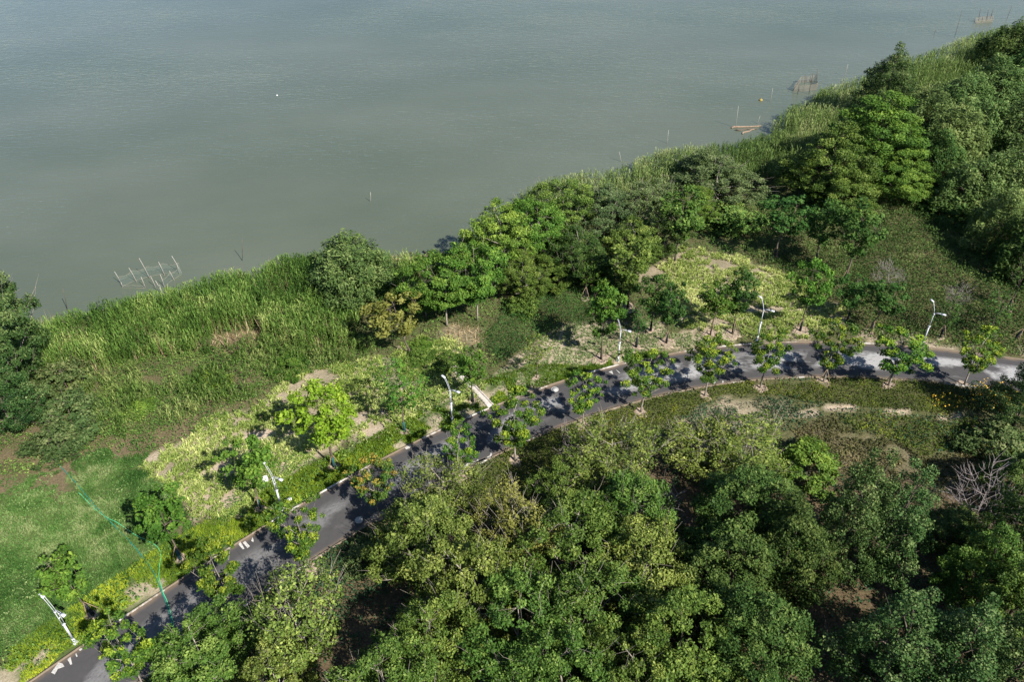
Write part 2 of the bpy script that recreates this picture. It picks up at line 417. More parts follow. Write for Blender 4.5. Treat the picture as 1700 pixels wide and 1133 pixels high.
# --- road, kerbs, dirt gutter, paint
m = NT('asphalt'); p = m.pos()
ac = m.attr('across'); al = m.attr('along')
vec = m.n('ShaderNodeCombineXYZ', {0: al, 1: ac, 2: 0.0}).outputs[0]
st = m.noise(.42, 6, .6, m.mapv(vec, (.42, 2.0, 1)), .4)
fine = m.noise(38, 3, .6, p); mid = m.noise(2.2, 5, .6, p)
base = m.mix(mid, (.030, .029, .030), (.058, .055, .054))
base = m.mix(m.math('MULTIPLY', fine, .45), base, (.085, .082, .08))
mask = m.math('MULTIPLY', m.ramp(st, [(.44, 0.0), (.54, .75), (.66, 1.0)]), m.ramp(m.math('ABSOLUTE', ac), [(.30, 1.0), (.62, 0.0)]))
mask = m.math('MULTIPLY', mask, m.ramp(m.noise(5.5, 5, .75, m.mapv(vec, (.5, 2.2, 1))), [(.36, .3), (.56, 1.0)]))
mask = m.math('MULTIPLY', mask, m.attr('worn'))
base = m.mix(m.math('MULTIPLY', mask, .85), base, (.27, .265, .26))
edge = m.math('MULTIPLY', m.ramp(m.math('ABSOLUTE', ac), [(.84, 0.0), (.96, 1.0)]), m.ramp(m.noise(.6, 4, .6, p), [(.35, .1), (.65, .9)]))
base = m.mix(edge, base, (.15, .11, .075))
M_ROAD = m.done(m.bsdf(base, .88, .18, m.bump(fine, .3, .01)))
nL = len(CL); K = 9
Vr = []; acr = []; alo = []; worn = []
for k in range(K):
    t = -1 + 2 * k / (K - 1)
    Vr.append(np.c_[CL + CN * (t * HW), np.full(nL, .03 - .03 * t * t)]); acr.append(np.full(nL, t)); alo.append(np.arange(nL) * .8)
    worn.append(np.clip((CL[:, 0] + 30) / 30, .5, 2.2))
i = np.arange(nL - 1); Fr = [np.stack([k * nL + i, k * nL + i + 1, (k + 1) * nL + i + 1, (k + 1) * nL + i], 1)[:, ::-1] for k in range(K - 1)]
road = link('road', mesh_np('road', np.vstack(Vr), [np.vstack(Fr)], M_ROAD, dict(across=np.concatenate(acr), along=np.concatenate(alo), worn=np.concatenate(worn)), smooth=True))
tag(road, 'dark asphalt park road curving between the bank and the wood', 'road', kind='structure')

m = NT('kerb_concrete'); p = m.pos()
kn = m.noise(.35, 5, .7, p); kf = m.noise(9, 4, .6, p)
kc = m.mix(m.ramp(kn, [(.52, 0.0), (.62, 1.0)]), m.mix(kf, (.10, .078, .055), (.20, .155, .11)), m.mix(kf, (.32, .30, .27), (.50, .48, .44)))
M_KERB = m.done(m.bsdf(kc, .85, .2, m.bump(kf, .3, .01)))
for sgn in (1, -1):
    prof = [(HW + .0, -.05), (HW + .0, .10), (HW + .13, .10), (HW + .13, -.08)]
    V = []; F = []
    for k, (o_, z_) in enumerate(prof): V.append(np.c_[CL + CN * (sgn * o_), np.full(nL, z_)])
    for k in range(3):
        fq = np.stack([k * nL + i, k * nL + i + 1, (k + 1) * nL + i + 1, (k + 1) * nL + i], 1)
        F.append(fq if sgn < 0 else fq[:, ::-1])
    o = link('kerb', mesh_np('kerb', np.vstack(V), [np.vstack(F)], M_KERB))
    tag(o, 'pale concrete kerb on the lake side of the road' if sgn > 0 else 'pale concrete kerb on the wooded side of the road', 'kerb', kind='structure')

M_PAINT = plain('worn_white_paint', (.36, .345, .32), .85, .2, .4, 14)
rs = random.Random(3)
def paint(pxs, z=.044):
    P = [gp(u, v, .03) for u, v in pxs]
    V = np.array([[q_[0], q_[1], z] for q_ in P])
    bm_ = mesh_np('paint_patch', V, [np.array([list(range(len(P)))])], M_PAINT)
    me_n = bm_
    o = link('paint_patch', me_n, road)
    if bm_.polygons[0].normal.z < 0: bm_.flip_normals()
    return o
for P in ([(85, 1118), (97, 1101), (104, 1103), (107, 1108), (96, 1112), (91, 1121)], [(112, 1096), (117, 1092), (120, 1104), (117, 1105)], [(125, 1087), (127, 1086), (129, 1091), (127, 1092)], [(131, 1080), (135, 1077), (137, 1079), (133, 1082)],
          [(396, 905), (399, 900), (406, 912), (403, 913)], [(403, 902), (407, 899), (415, 908), (411, 911)], [(417, 899), (419, 893), (421, 897), (421, 901)],
          [(1010, 618), (1016, 616), (1018, 622)], [(1022, 614), (1024, 615), (1030, 620), (1028, 620)],
          [(1185, 638), (1188, 636), (1187, 631), (1184, 633)], [(1198, 636), (1203, 637), (1200, 632)], [(1212, 569.5), (1214, 569.5), (1216, 575)],
          [(757, 784), (790, 768), (806, 761), (806, 764), (796, 766), (793, 763), (790, 767), (786, 766), (782, 770), (776, 770), (772, 774), (766, 774), (762, 778), (758, 777)],
          [(808, 760), (813, 757), (815, 752), (817, 755), (815, 759), (811, 762)], [(680, 822), (694, 815), (692, 812), (686, 815), (683, 818)], [(700, 811), (716, 804), (714, 801), (703, 807)],
          [(668, 832), (674, 830), (673, 827), (669, 828)], [(672, 744), (678, 740), (683, 740), (680, 745), (674, 747)]):
    paint(P)

M_METAL = plain('pale_cover', (.34, .33, .31), .8, .2, .25, 20)
for (u, v), lab in (((596, 864), 'small round pale manhole cover near the wooded kerb, closer one'), ((921, 647), 'round pale manhole cover beside the lake side kerb')):
    c = gp(u, v, .03); rr = .33 if v > 700 else .36
    t = empty('manhole_cover', (c[0], c[1], .03)); tag(t, lab, 'manhole cover')
    b = MB(); an = np.arange(20) * 2 * math.pi / 20
    ring = lambda r_, z_: np.c_[r_ * np.cos(an), r_ * np.sin(an), np.full(20, z_)]
    j = np.arange(20); k = (j + 1) % 20
    b.add(np.vstack([ring(rr, -.02), ring(rr, .012), ring(rr * .8, .012), ring(rr * .8, .004)]), np.vstack([np.stack([a * 20 + j, a * 20 + k, a * 20 + 20 + k, a * 20 + 20 + j], 1) for a in range(3)]))
    b.obj('rim', M_METAL, t)
    b = MB(); b.add(np.vstack([ring(rr * .79, -.01), ring(rr * .79, .008), [[0, 0, .01]]]), np.stack([j, k, 20 + k, 20 + j], 1), np.stack([20 + j, 20 + k, np.full(20, 40)], 1)); b.obj('lid', M_METAL, t)

# pond glimpsed between the willows is the lake plane itself (the ground dips below it)

# ================================================================== LOW VEGETATION
RNG = np.random.default_rng(11)
def scatter(n_per_m2, x0, x1, y0, y1, rng=RNG):
    n = int((x1 - x0) * (y1 - y0) * n_per_m2)
    return rng.uniform(x0, x1, n), rng.uniform(y0, y1, n)

def bbox(k, pad=1.5):
    P = Z[k]; return P[:, 0].min() - pad, P[:, 0].max() + pad, P[:, 1].min() - pad, P[:, 1].max() + pad

def visible(x, y, z=0.0, mg=60):
    ax, ay, az = x, y, z - CAM_H
    d = ay * F_[1] + az * F_[2] + ax * F_[0]
    u = (ax * R_[0] + ay * R_[1] + az * R_[2]) / d * FPX + 850; v = 566.5 - (ax * U_[0] + ay * U_[1] + az * U_[2]) / d * FPX
    return (d > 1) & (u > -mg) & (u < 1700 + mg) & (v > -mg) & (v < 1133 + mg * 2.2)

DRAIN = G([(749, 606), (817, 676)])
PITS = []     # bare soil rings round the street trees (x, y, r), filled below
def clear_pits(x, y):
    k = np.ones(x.shape, bool)
    k &= dist_poly(x, y, DRAIN) > .42
    for a, b, r in PITS: k &= (x - a) ** 2 + (y - b) ** 2 > (r * (.82 + .4 * noise(x, y, .5, 5))) ** 2
    return k

def blades(x, y, h, wd, lean, rng, tint, z=None, az=None):
    """single-triangle blades"""
    n = len(x); az = rng.uniform(0, 2 * math.pi, n) if az is None else az
    z = ground_z(x, y) - .03 if z is None else z
    la = az + rng.normal(0, .8, n)
    B = np.stack([x, y, z], 1); S = np.stack([np.cos(az + 1.57), np.sin(az + 1.57), np.zeros(n)], 1) * (wd / 2)[:, None]
    T = B + np.stack([np.cos(la) * lean * h, np.sin(la) * lean * h, h * np.sqrt(np.clip(1 - lean ** 2, .05, 1))], 1)
    V = np.stack([B - S, B + S, T], 1).reshape(-1, 3)
    return V, np.arange(3 * n).reshape(-1, 3), np.repeat(tint, 3)

def arch(x, y, h, wd, lean, rng, tint, z=None):
    """arching strap leaves: a quad and a drooping tip"""
    n = len(x); az = rng.uniform(0, 2 * math.pi, n); z = ground_z(x, y) - .03 if z is None else z
    D = np.stack([np.cos(az), np.sin(az), np.zeros(n)], 1); S = np.stack([-D[:, 1], D[:, 0], np.zeros(n)], 1) * (wd / 2)[:, None]
    B = np.stack([x, y, z], 1); up = np.array([0, 0, 1.0])
    M1 = B + D * (h * lean * .45)[:, None] + up * (h * .75)[:, None]
    T = B + D * (h * lean * 1.25)[:, None] + up * (h * .62)[:, None]
    V = np.stack([B - S * .7, B + S * .7, M1 + S, M1 - S, T], 1).reshape(-1, 3); i0 = np.arange(n) * 5
    return V, np.stack([i0, i0 + 1, i0 + 2, i0 + 3], 1), np.stack([i0 + 3, i0 + 2, i0 + 4], 1), np.repeat(tint, 5)

def leaves(C, size, rng, up=.7, out=None, long=1.7, hang=0.0):
    """folded four-cornered leaves centred at C"""
    n = len(C); N = rng.normal(0, 1, (n, 3)); N /= np.linalg.norm(N, axis=1)[:, None]
    N[:, 2] += up
    if out is not None: N += out
    N /= np.linalg.norm(N, axis=1)[:, None] + 1e-9
    A = rng.normal(0, 1, (n, 3)); A[:, 2] -= hang * 3
    A -= N * (A * N).sum(1)[:, None]; A /= np.linalg.norm(A, axis=1)[:, None] + 1e-9
    B = np.cross(N, A); L = (size * long / 2)[:, None]; W = (size / 2)[:, None]
    V = np.stack([C - A * L, C + B * W - A * L * .1 + N * W * .25, C + A * L, C - B * W - A * L * .1 + N * W * .25], 1).reshape(-1, 3)
    return V, np.arange(4 * n).reshape(-1, 4)

M_LAWN = leaf_mat('lawn_blades', (.026, .072, .014), (.075, .145, .034), (.20, .24, .10), .25, .6, .2, 0)
M_VERGE = leaf_mat('verge_blades', (.070, .125, .010), (.165, .250, .022), (.36, .40, .035), .35, .5, .3, 0)
M_LILY = leaf_mat('strap_leaves', (.080, .130, .020), (.225, .29, .065), (.50, .52, .19), .35, .5, .3, 0)
M_PALE = leaf_mat('pale_ground_cover', (.06, .10, .03), (.165, .21, .08), (.40, .41, .22), .25, .6, .25, 0)
M_WEED = leaf_mat('weed_leaves', (.032, .072, .013), (.088, .162, .032), (.22, .27, .065), .3, .5, .3, 0)
M_LUSH = leaf_mat('lush_leaves', (.020, .060, .013), (.055, .125, .028), (.13, .21, .05), .3, .5, .3, 0)
M_SLOPE = leaf_mat('slope_weeds', (.026, .060, .012), (.074, .128, .030), (.21, .245, .08), .28, .55, .3, 0)
M_HEDGE = leaf_mat('hedge_leaves', (.026, .046, .007), (.076, .108, .012), (.23, .24, .022), .25, .5, .3, 0)
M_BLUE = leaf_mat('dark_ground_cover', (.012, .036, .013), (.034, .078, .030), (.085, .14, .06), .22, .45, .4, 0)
M_REED = leaf_mat('reed_leaves', (.034, .074, .012), (.096, .168, .030), (.25, .295, .09), .32, .5, .3, 0)
M_REED2 = leaf_mat('reed_leaves_far', (.044, .080, .018), (.112, .170, .042), (.26, .29, .12), .32, .5, .3, 0)
M_SAPW = leaf_mat('bed_weeds', (.035, .085, .014), (.085, .165, .028), (.20, .27, .06), .3, .5, .3, 0)
M_DRYG = leaf_mat('dry_ground_weeds', (.035, .042, .014), (.095, .090, .036), (.24, .19, .10), .2, .6, .2, 0)
M_DRY = leaf_mat('dry_stalks', (.15, .10, .05), (.34, .25, .14), (.55, .45, .28), .2, .7, .2, 0)
M_FLOWER = plain('yellow_petals', (.62, .38, .03), .6, .2, .2, 10)

# tree pits first (pixel of trunk base, radius m)
STREET_PX = [(245, 1152), (393, 1031), (516, 948), (630, 858), (766, 796), (855, 765), (967, 706), (1064, 685), (1170, 658), (1262, 645), (1367, 635), (1475, 641), (1600, 640)]
SAP_PX = [(155, 1022), (300, 930), (432, 846), (555, 776), (672, 718), (785, 668), (891, 628), (998, 597), (1056, 577), (1080, 550), (1106, 570), (1179, 557), (1216, 555), (1328, 550), (1406, 535), (1442, 552), (1561, 560), (1637, 560), (1682, 566), (1672, 516), (1402, 466), (1286, 429), (1354, 432), (1120, 435), (1042, 512), (972, 498)]
for (u, v) in STREET_PX:
    p = gp(u, v); PITS.append((p[0], p[1], .55))
for k_, (u, v) in enumerate(SAP_PX):
    p = gp(u, v); PITS.append((p[0], p[1], .85 if k_ in (7, 10, 11, 12, 13, 24) else .42))
LAMP_PX = [(125, 1068), (468, 846), (751, 700), (1026, 599), (1256.5, 565), (1531, 571.5)]

def stuff(name, parts, mat, label, cat):
    Vs = []; F3 = []; F4 = []; T = []; n = 0
    for pt in parts:
        V = pt[0]; fs = pt[1:-1]; t = pt[-1]
        for f in fs: (F3 if f.shape[1] == 3 else F4).append(f + n)
        Vs.append(V); T.append(t); n += len(V)
    o = link(name, mesh_np(name, np.vstack(Vs), [np.vstack(F3) if F3 else [], np.vstack(F4) if F4 else []], mat, dict(tint=np.clip(np.concatenate(T), 0, 1))))
    return tag(o, label, cat, kind='stuff')

def sel(x, y, *c):
    k = c[0]
    for q_ in c[1:]: k = k & q_
    return x[k], y[k]

# --- lawn
x, y = scatter(420, *bbox('lawn')); x, y = sel(x, y, zone(x, y, 'lawn', 2.2), visible(x, y), road_d(x, y) > HW + .2, fbm(x, y, 5, 40) + .5 * (fbm(x, y, .7, 41) - .5) > .33)
t = .30 + 1.0 * (fbm(x, y, 5, 21) - .5) + .9 * (fbm(x, y, .9, 22) - .5) + RNG.normal(0, .16, len(x)) + 2.2 * np.clip(fbm(x, y, 1.6, 30) - .60, 0, 1) + .9 * (fbm(x, y, 2.6, 34) - .5)
h = RNG.uniform(.14, .36, len(x)) * (.15 + 2.0 * np.clip(fbm(x, y, .9, 23) - .1, 0, 1))
P1 = blades(x, y, h, RNG.uniform(.05, .10, len(x)), RNG.uniform(.2, .9, len(x)), RNG, t)
stuff('lawn_grass', [P1], M_LAWN, 'mown green lawn with pale tufts crossed by the hoses', 'lawn')

# --- verge
vx0, vx1, vy0, vy1 = -45, 14, 24, 62
x, y = scatter(420, vx0, vx1, vy0, vy1)
rd = road_d(x, y); wv = ROADSIDE * (.65 + .75 * fbm(x, y, 6, 4)) * np.clip((10 - x) / 8, .3, 1)
x, y = sel(x, y, lake_side(x, y), rd > HW + .16, rd < HW + wv, visible(x, y)); k = clear_pits(x, y) & (fbm(x, y, 2.4, 36) > .30) & (road_d(x, y) > HW + .15 + .9 * np.clip(fbm(x, y, 3, 37) - .4, 0, 1) * 2); x, y = x[k], y[k]
t = .45 + 1.3 * (fbm(x, y, 3, 24) - .5) - .25 * (fbm(x, y, .8, 38) > .5) + RNG.normal(0, .13, len(x)) - .012 * (x + 20)
P1 = blades(x, y, RNG.uniform(.16, .42, len(x)), RNG.uniform(.04, .075, len(x)), RNG.uniform(.1, .75, len(x)), RNG, t)
stuff('verge_grass', [P1], M_VERGE, 'bright yellow green grass strip along the lake side kerb', 'grass')

# --- strap-leaved beds
def lily(k, name, mat, dens, hmin, hmax, label, seed, gap=.34):
    rng = np.random.default_rng(seed)
    x, y = scatter(dens, *bbox(k), rng)
    g = fbm(x, y, 2.2, seed)
    x, y = sel(x, y, zone(x, y, k, 2.4), visible(x, y), road_d(x, y) > HW + .5, g > gap, clear_pits(x, y))
    nb = 7; ct = .5 + 1.0 * (fbm(x, y, 3.2, seed + 5) - .5) + rng.normal(0, .16, len(x)); ch = rng.uniform(hmin, hmax, len(x))
    x = np.repeat(x, nb) + rng.normal(0, .06, len(x) * nb); y = np.repeat(y, nb) + rng.normal(0, .06, len(y) * nb)
    t = np.repeat(ct, nb) + rng.normal(0, .12, len(x)); h = np.repeat(ch, nb) * rng.uniform(.7, 1.1, len(x))
    P = arch(x, y, h, rng.uniform(.045, .075, len(x)), rng.uniform(.3, .9, len(x)), rng, t)
    return stuff(name, [P], mat, label, 'plant bed')
lily('lily_west', 'daylily_bed', M_LILY, 15, .34, .66, 'yellow green strap leaved bed with bare sandy gaps, nearest the lawn', 31, .41)
lily('lily_east', 'daylily_bed', M_LILY, 14, .34, .6, 'pale yellow green strap leaved bed behind the fifth lamp', 41, .35)
lily('pale_mid', 'ground_cover_bed', M_PALE, 20, .16, .30, 'pale low ground cover with sandy soil beside the fourth lamp', 51, .28)

# --- leafy weeds
def weeds(k, name, mat, dens, size, hgt, label, seed, cat='weeds', lean=.5, extra=None, cond=None, box=None, gap=0.0):
    rng = np.random.default_rng(seed)
    x, y = scatter(dens, *(box or bbox(k)), rng)
    c = cond(x, y) if cond else zone(x, y, k, 1.3)
    x, y = sel(x, y, c, visible(x, y), road_d(x, y) > HW + .25)
    g = fbm(x, y, 1.6, seed); kk = (g > gap) & clear_pits(x, y); x, y, g = x[kk], y[kk], g[kk]
    top = hgt * (.25 + 1.5 * g) * (.7 + .6 * fbm(x, y, 5, seed + 3))
    zz = ground_z(x, y) + top * rng.uniform(0.05, 1, len(x)) ** .6
    t = .42 + 1.1 * (fbm(x, y, 3.5, seed + 9) - .5) + .7 * (fbm(x, y, .8, seed + 4) - .5) + rng.normal(0, .13, len(x))
    V, F = leaves(np.stack([x, y, zz], 1), rng.uniform(.6, 1.35, len(x)) * size, rng, lean, long=1.8)
    return stuff(name, [(V, F, np.repeat(t, 4))] + (extra or []), mat, label, cat)

weeds(None, 'weed_patch', M_SAPW, 120, .08, .38, 'green weeds growing through the strap leaved bed by the third lamp', 57, cond=lambda x, y: zone(x, y, 'lily_west', .6) & (fbm(x, y, 7, 77) + .012 * (x + 14) > .47), box=bbox('lily_west'), gap=.40)
weeds('lawn', 'lawn_clover', M_LAWN, 60, .085, .22, 'clover and low weeds mottling the lawn', 58, 'clover', .9, gap=.47)
weeds('lush', 'weed_patch', M_LUSH, 150, .08, .75, 'dark lush weeds between the driftwood grove and the pale bed', 61)
weeds('slope', 'weed_slope', M_SLOPE, 100, .105, .8, 'dark olive weeds covering the slope below the willows', 71)
weeds('weedy', 'weed_patch', M_WEED, 120, .068, .6, 'green weeds at the foot of the reeds above the lawn', 81, gap=.36)
weeds('brown', 'weed_patch', M_WEED, 95, .065, .45, 'sparse weeds on the reddish brown earth beside the lawn', 91, gap=.46)
weeds('hedge', 'hedge_cover', M_HEDGE, 130, .085, .45, 'clipped olive hedge cover along the wooded side kerb', 101, 'hedge', .9)
weeds('hedge_low', 'hedge_cover', M_HEDGE, 90, .09, .5, 'dark olive hedge cover below the sandy ridge', 111, 'hedge', .9)
weeds('scrub', 'ground_cover', M_BLUE, 130, .085, .3, 'blue green ground cover dotted over sandy soil above the ridge', 121, 'ground cover', .8, gap=.38)
weeds('bright', 'weed_patch', M_VERGE, 120, .08, .4, 'small patch of bright lime weeds in front of the reeds', 131)
weeds('clearing', 'weed_patch', M_DRYG, 120, .11, .22, 'thin weeds on the brown clearing by the dead tree', 141, gap=.30)
# general rough growth on the lake side that no other zone covers
def rough_c(x, y):
    c = (shore_d(x, y) > .5) & lake_side(x, y)
    for k in ('lawn', 'lily_west', 'lily_east', 'pale_mid', 'lush', 'slope', 'ridge_north', 'dry', 'dry_mid'): c &= ~zone(x, y, k, 1.0)
    return c
weeds(None, 'rough_weeds', M_WEED, 36, .10, .7, 'rough green weeds along the lake bank under the trees', 151, cond=rough_c, box=(-60, 115, 28, 175), gap=.33)
def under_c(x, y):
    return ~zone(x, y, 'clearing', 1) & ~zone(x, y, 'hedge', .5) & ~zone(x, y, 'ridge', .2) & ~lake_side(x, y)
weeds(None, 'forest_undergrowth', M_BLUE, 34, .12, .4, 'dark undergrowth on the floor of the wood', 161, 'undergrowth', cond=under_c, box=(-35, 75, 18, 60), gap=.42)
def kerb_c(x, y):
    return ~lake_side(x, y) & (road_d(x, y) < HW + 4.5 + 3 * noise(x, y, 4, 8)) & (x < 3) & ~zone(x, y, 'hedge', .5)
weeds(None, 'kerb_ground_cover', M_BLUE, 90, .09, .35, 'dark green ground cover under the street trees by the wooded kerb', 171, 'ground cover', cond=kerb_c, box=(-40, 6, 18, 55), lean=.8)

# --- dry stalks
def dry(k, seed, label, dens=40):
    rng = np.random.default_rng(seed); x, y = scatter(dens, *bbox(k), rng); x, y = sel(x, y, zone(x, y, k, .8))
    t = rng.uniform(0, 1, len(x))
    stuff('dry_stalks', [blades(x, y, rng.uniform(.3, 1.0, len(x)), np.full(len(x), .05), rng.uniform(.7, .97, len(x)), rng, t)], M_DRY, label, 'dry stalks')
dry('dry', 181, 'flattened reddish dry reeds in a gap of the green reed bed')
dry('dry_mid', 182, 'heap of dry brown stalks behind the drain')

# --- flowers
for k, seed, lab in (('flowers_far', 191, 'yellow flowers beside the road under the dark edge tree'), ('flowers_near', 192, 'smaller yellow flower patch above the sandy ridge')):
    rng = np.random.default_rng(seed); x, y = scatter(14 if 'far' in k else 7, *bbox(k), rng); x, y = sel(x, y, zone(x, y, k, .8), fbm(x, y, 1.2, 6) > .42)
    C = np.stack([x, y, ground_z(x, y) + rng.uniform(.55, .95, len(x))], 1)
    V, F = leaves(C, rng.uniform(.08, .14, len(x)), rng, 1.0, long=1.1)
    V2, F2 = leaves(C + rng.normal(0, .05, C.shape), rng.uniform(.07, .12, len(x)), rng, .6, long=1.1)
    stuff('yellow_flowers', [(V, F, np.zeros(len(V))), (V2, F2, np.zeros(len(V2)))], M_FLOWER, lab, 'flowers')
weeds('flowers_far', 'flower_foliage', M_BLUE, 110, .10, .85, 'dark leaves beneath the yellow roadside flowers', 195, 'foliage')

# --- reeds
def reeds(seed, cond, box, dens, hmin, hmax, mat, label, dryf=.12):
    rng = np.random.default_rng(seed); x, y = scatter(dens, *box, rng)
    x, y = sel(x, y, cond(x, y), visible(x, y, 1.0), fbm(x, y, 2.5, seed) > .27, fbm(x, y, 1.1, seed + 7) > .32)
    hh = rng.uniform(hmin, hmax, len(x)) * (.5 + .95 * fbm(x, y, 4.5, seed + 1)); z0 = ground_z(x, y) - .1
    hh = hh * np.clip(.8 + shore_d(x, y) * .12, .65, 1)
    ct = .45 + 1.5 * (fbm(x, y, 6, seed + 2) - .5) + .9 * (fbm(x, y, 1.0, seed + 4) - .5) + rng.normal(0, .1, len(x))
    parts = []
    # stem
    parts.append(blades(x, y, hh, np.full(len(x), .05), rng.uniform(0, .12, len(x)), rng, ct + .15, z0))
    # leaves up the stem
    nl = 6
    f = np.tile(np.linspace(.45, 1.0, nl), len(x)) + rng.normal(0, .03, len(x) * nl)
    X_ = np.repeat(x, nl) + rng.normal(0, .04, len(x) * nl); Y_ = np.repeat(y, nl) + rng.normal(0, .04, len(x) * nl); H_ = np.repeat(hh, nl); Z0 = np.repeat(z0, nl)
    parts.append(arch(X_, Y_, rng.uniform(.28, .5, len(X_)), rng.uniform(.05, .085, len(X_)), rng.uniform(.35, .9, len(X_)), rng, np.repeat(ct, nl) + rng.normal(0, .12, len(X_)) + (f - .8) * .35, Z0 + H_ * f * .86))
    return stuff('reed_bed', parts, mat, label, 'reeds')
OPEN = G([(640, 425), (660, 446), (700, 446), (765, 430), (790, 395), (740, 400), (690, 410)], -.3)
def reed_near(x, y):
    d = shore_d(x, y); a, b = wob(x, y, 1.5)
    ok = inpoly(a, b, G([(-40, 640), (60, 640), (200, 612), (330, 590), (430, 545), (520, 520), (560, 510), (640, 520), (690, 500), (700, 440), (640, 440), (560, 420), (400, 400), (100, 460), (-60, 520)]))
    ok |= inpoly(a, b, G([(430, 560), (440, 520), (560, 500), (610, 545), (585, 570), (500, 590)]))
    return ok & ~inpoly(x, y, OPEN) & (d > -2.0 + 3.2 * fbm(x, y, 2.5, 19)) & ~inpoly(x, y, Z['dry'])
rng_ = np.random.default_rng(230); x, y = scatter(1.6, -60, 2, 52, 85, rng_); DR = (x, y)
reeds(201, reed_near, (-60, 2, 52, 85), 20, 2.3, 3.5, M_REED, 'tall green reed bed along the shore behind the near net pen')
def reed_mid(x, y):
    d = shore_d(x, y)
    return ~inpoly(x, y, OPEN) & (d > -1.8 + 3.2 * fbm(x, y, 2.5, 19)) & (d < 9 + 6 * fbm(x, y, 12, 3)) & (x > -3)
reeds(211, reed_mid, (-3, 60, 70, 128), 11, 2.3, 3.4, M_REED2, 'tall reed bed along the shore behind the central grove')
reeds(221, lambda x, y: (shore_d(x, y) > -1.0) & (shore_d(x, y) < 16 + 8 * fbm(x, y, 12, 3)), (58, 118, 110, 182), 6, 2.5, 3.6, M_REED2, 'far reed bed along the shore beyond the dark poplar')

# ================================================================== TREES
M_BARK = bark_mat('bark_grey_brown', (.055, .042, .032), (.16, .13, .10))
M_BARK_PALE = bark_mat('bark_pale', (.14, .12, .095), (.34, .30, .25))
M_BARK_DARK = bark_mat('bark_dark', (.025, .020, .016), (.07, .055, .042))
M_BARK_DEAD = bark_mat('bark_dead', (.13, .11, .10), (.30, .26, .25))
M_STREET = leaf_mat('street_tree_leaves', (.020, .058, .007), (.056, .122, .015), (.21, .275, .024), .32, .42, .4)
M_STREET_O = leaf_mat('street_tree_leaves_orange', (.028, .070, .012), (.066, .140, .022), (.34, .25, .045), .32, .42, .4, 0)
M_SAP = leaf_mat('sapling_leaves', (.024, .068, .009), (.062, .140, .018), (.16, .25, .036), .38, .5, .3)
M_SAP_DARK = leaf_mat('sapling_leaves_dark', (.016, .046, .009), (.042, .094, .018), (.11, .175, .036), .34, .5, .3)
M_LIME = leaf_mat('lime_leaves', (.075, .15, .010), (.15, .25, .018), (.29, .37, .04), .42, .5, .3, 0)
M_OLIVE = leaf_mat('olive_leaves', (.040, .068, .010), (.112, .155, .028), (.30, .335, .08), .32, .45, .35)
M_YELLOW = leaf_mat('yellow_leaves', (.09, .105, .018), (.19, .205, .044), (.36, .35, .10), .34, .5, .3, .02)
M_GREEN = leaf_mat('green_leaves', (.022, .050, .007), (.064, .116, .018), (.19, .25, .05), .3, .42, .4)
M_DARK = leaf_mat('dark_leaves', (.014, .036, .007), (.044, .084, .016), (.14, .185, .045), .26, .45, .35)
M_POPLAR = leaf_mat('poplar_leaves', (.012, .034, .008), (.042, .086, .020), (.17, .215, .075), .24, .45, .4)
M_WILLOW = leaf_mat('willow_leaves', (.030, .062, .014), (.088, .142, .036), (.23, .28, .092), .3, .42, .35)
M_BRIGHT = leaf_mat('bright_leaves', (.034, .078, .011), (.095, .170, .024), (.22, .30, .045), .36, .45, .35, .03)
M_MIMOSA = leaf_mat('mimosa_leaves', (.022, .060, .008), (.072, .142, .018), (.18, .255, .04), .36, .45, .35, .03)
M_GREYLEAF = leaf_mat('grey_green_leaves', (.030, .056, .018), (.078, .118, .040), (.18, .22, .095), .26, .5, .3, .03)
M_SHRUB = leaf_mat('shrub_leaves', (.026, .052, .014), (.076, .114, .034), (.20, .215, .085), .28, .5, .3)

def env(shape, t):
    if shape == 'round': return np.sqrt(np.clip(1 - (2 * t - 1) ** 2, 0, 1)) * .92 + .08
    if shape == 'vase': return np.clip(.32 + 1.1 * t, 0, 1) * np.sqrt(np.clip(1 - np.clip((t - .55) / .5, 0, 1) ** 2, 0, 1))
    if shape == 'flat': return np.clip(.45 + 1.2 * t, 0, 1) * np.sqrt(np.clip(1.05 - np.clip((t - .6) / .5, 0, 1) ** 2, 0, 1))
    if shape == 'cone': return np.clip(t * 5 + .25, 0, 1) * (1 - t) ** .62 * 1.05 + .03
    if shape == 'dome': return np.sqrt(np.clip(1 - t ** 2, 0, 1)) * np.clip(.7 + t * 2, 0, 1)
    return np.ones_like(t)

def bez(a, b, c, n):
    t = np.linspace(0, 1, n)[:, None]
    return a * (1 - t) ** 2 + b * 2 * t * (1 - t) + c * t * t

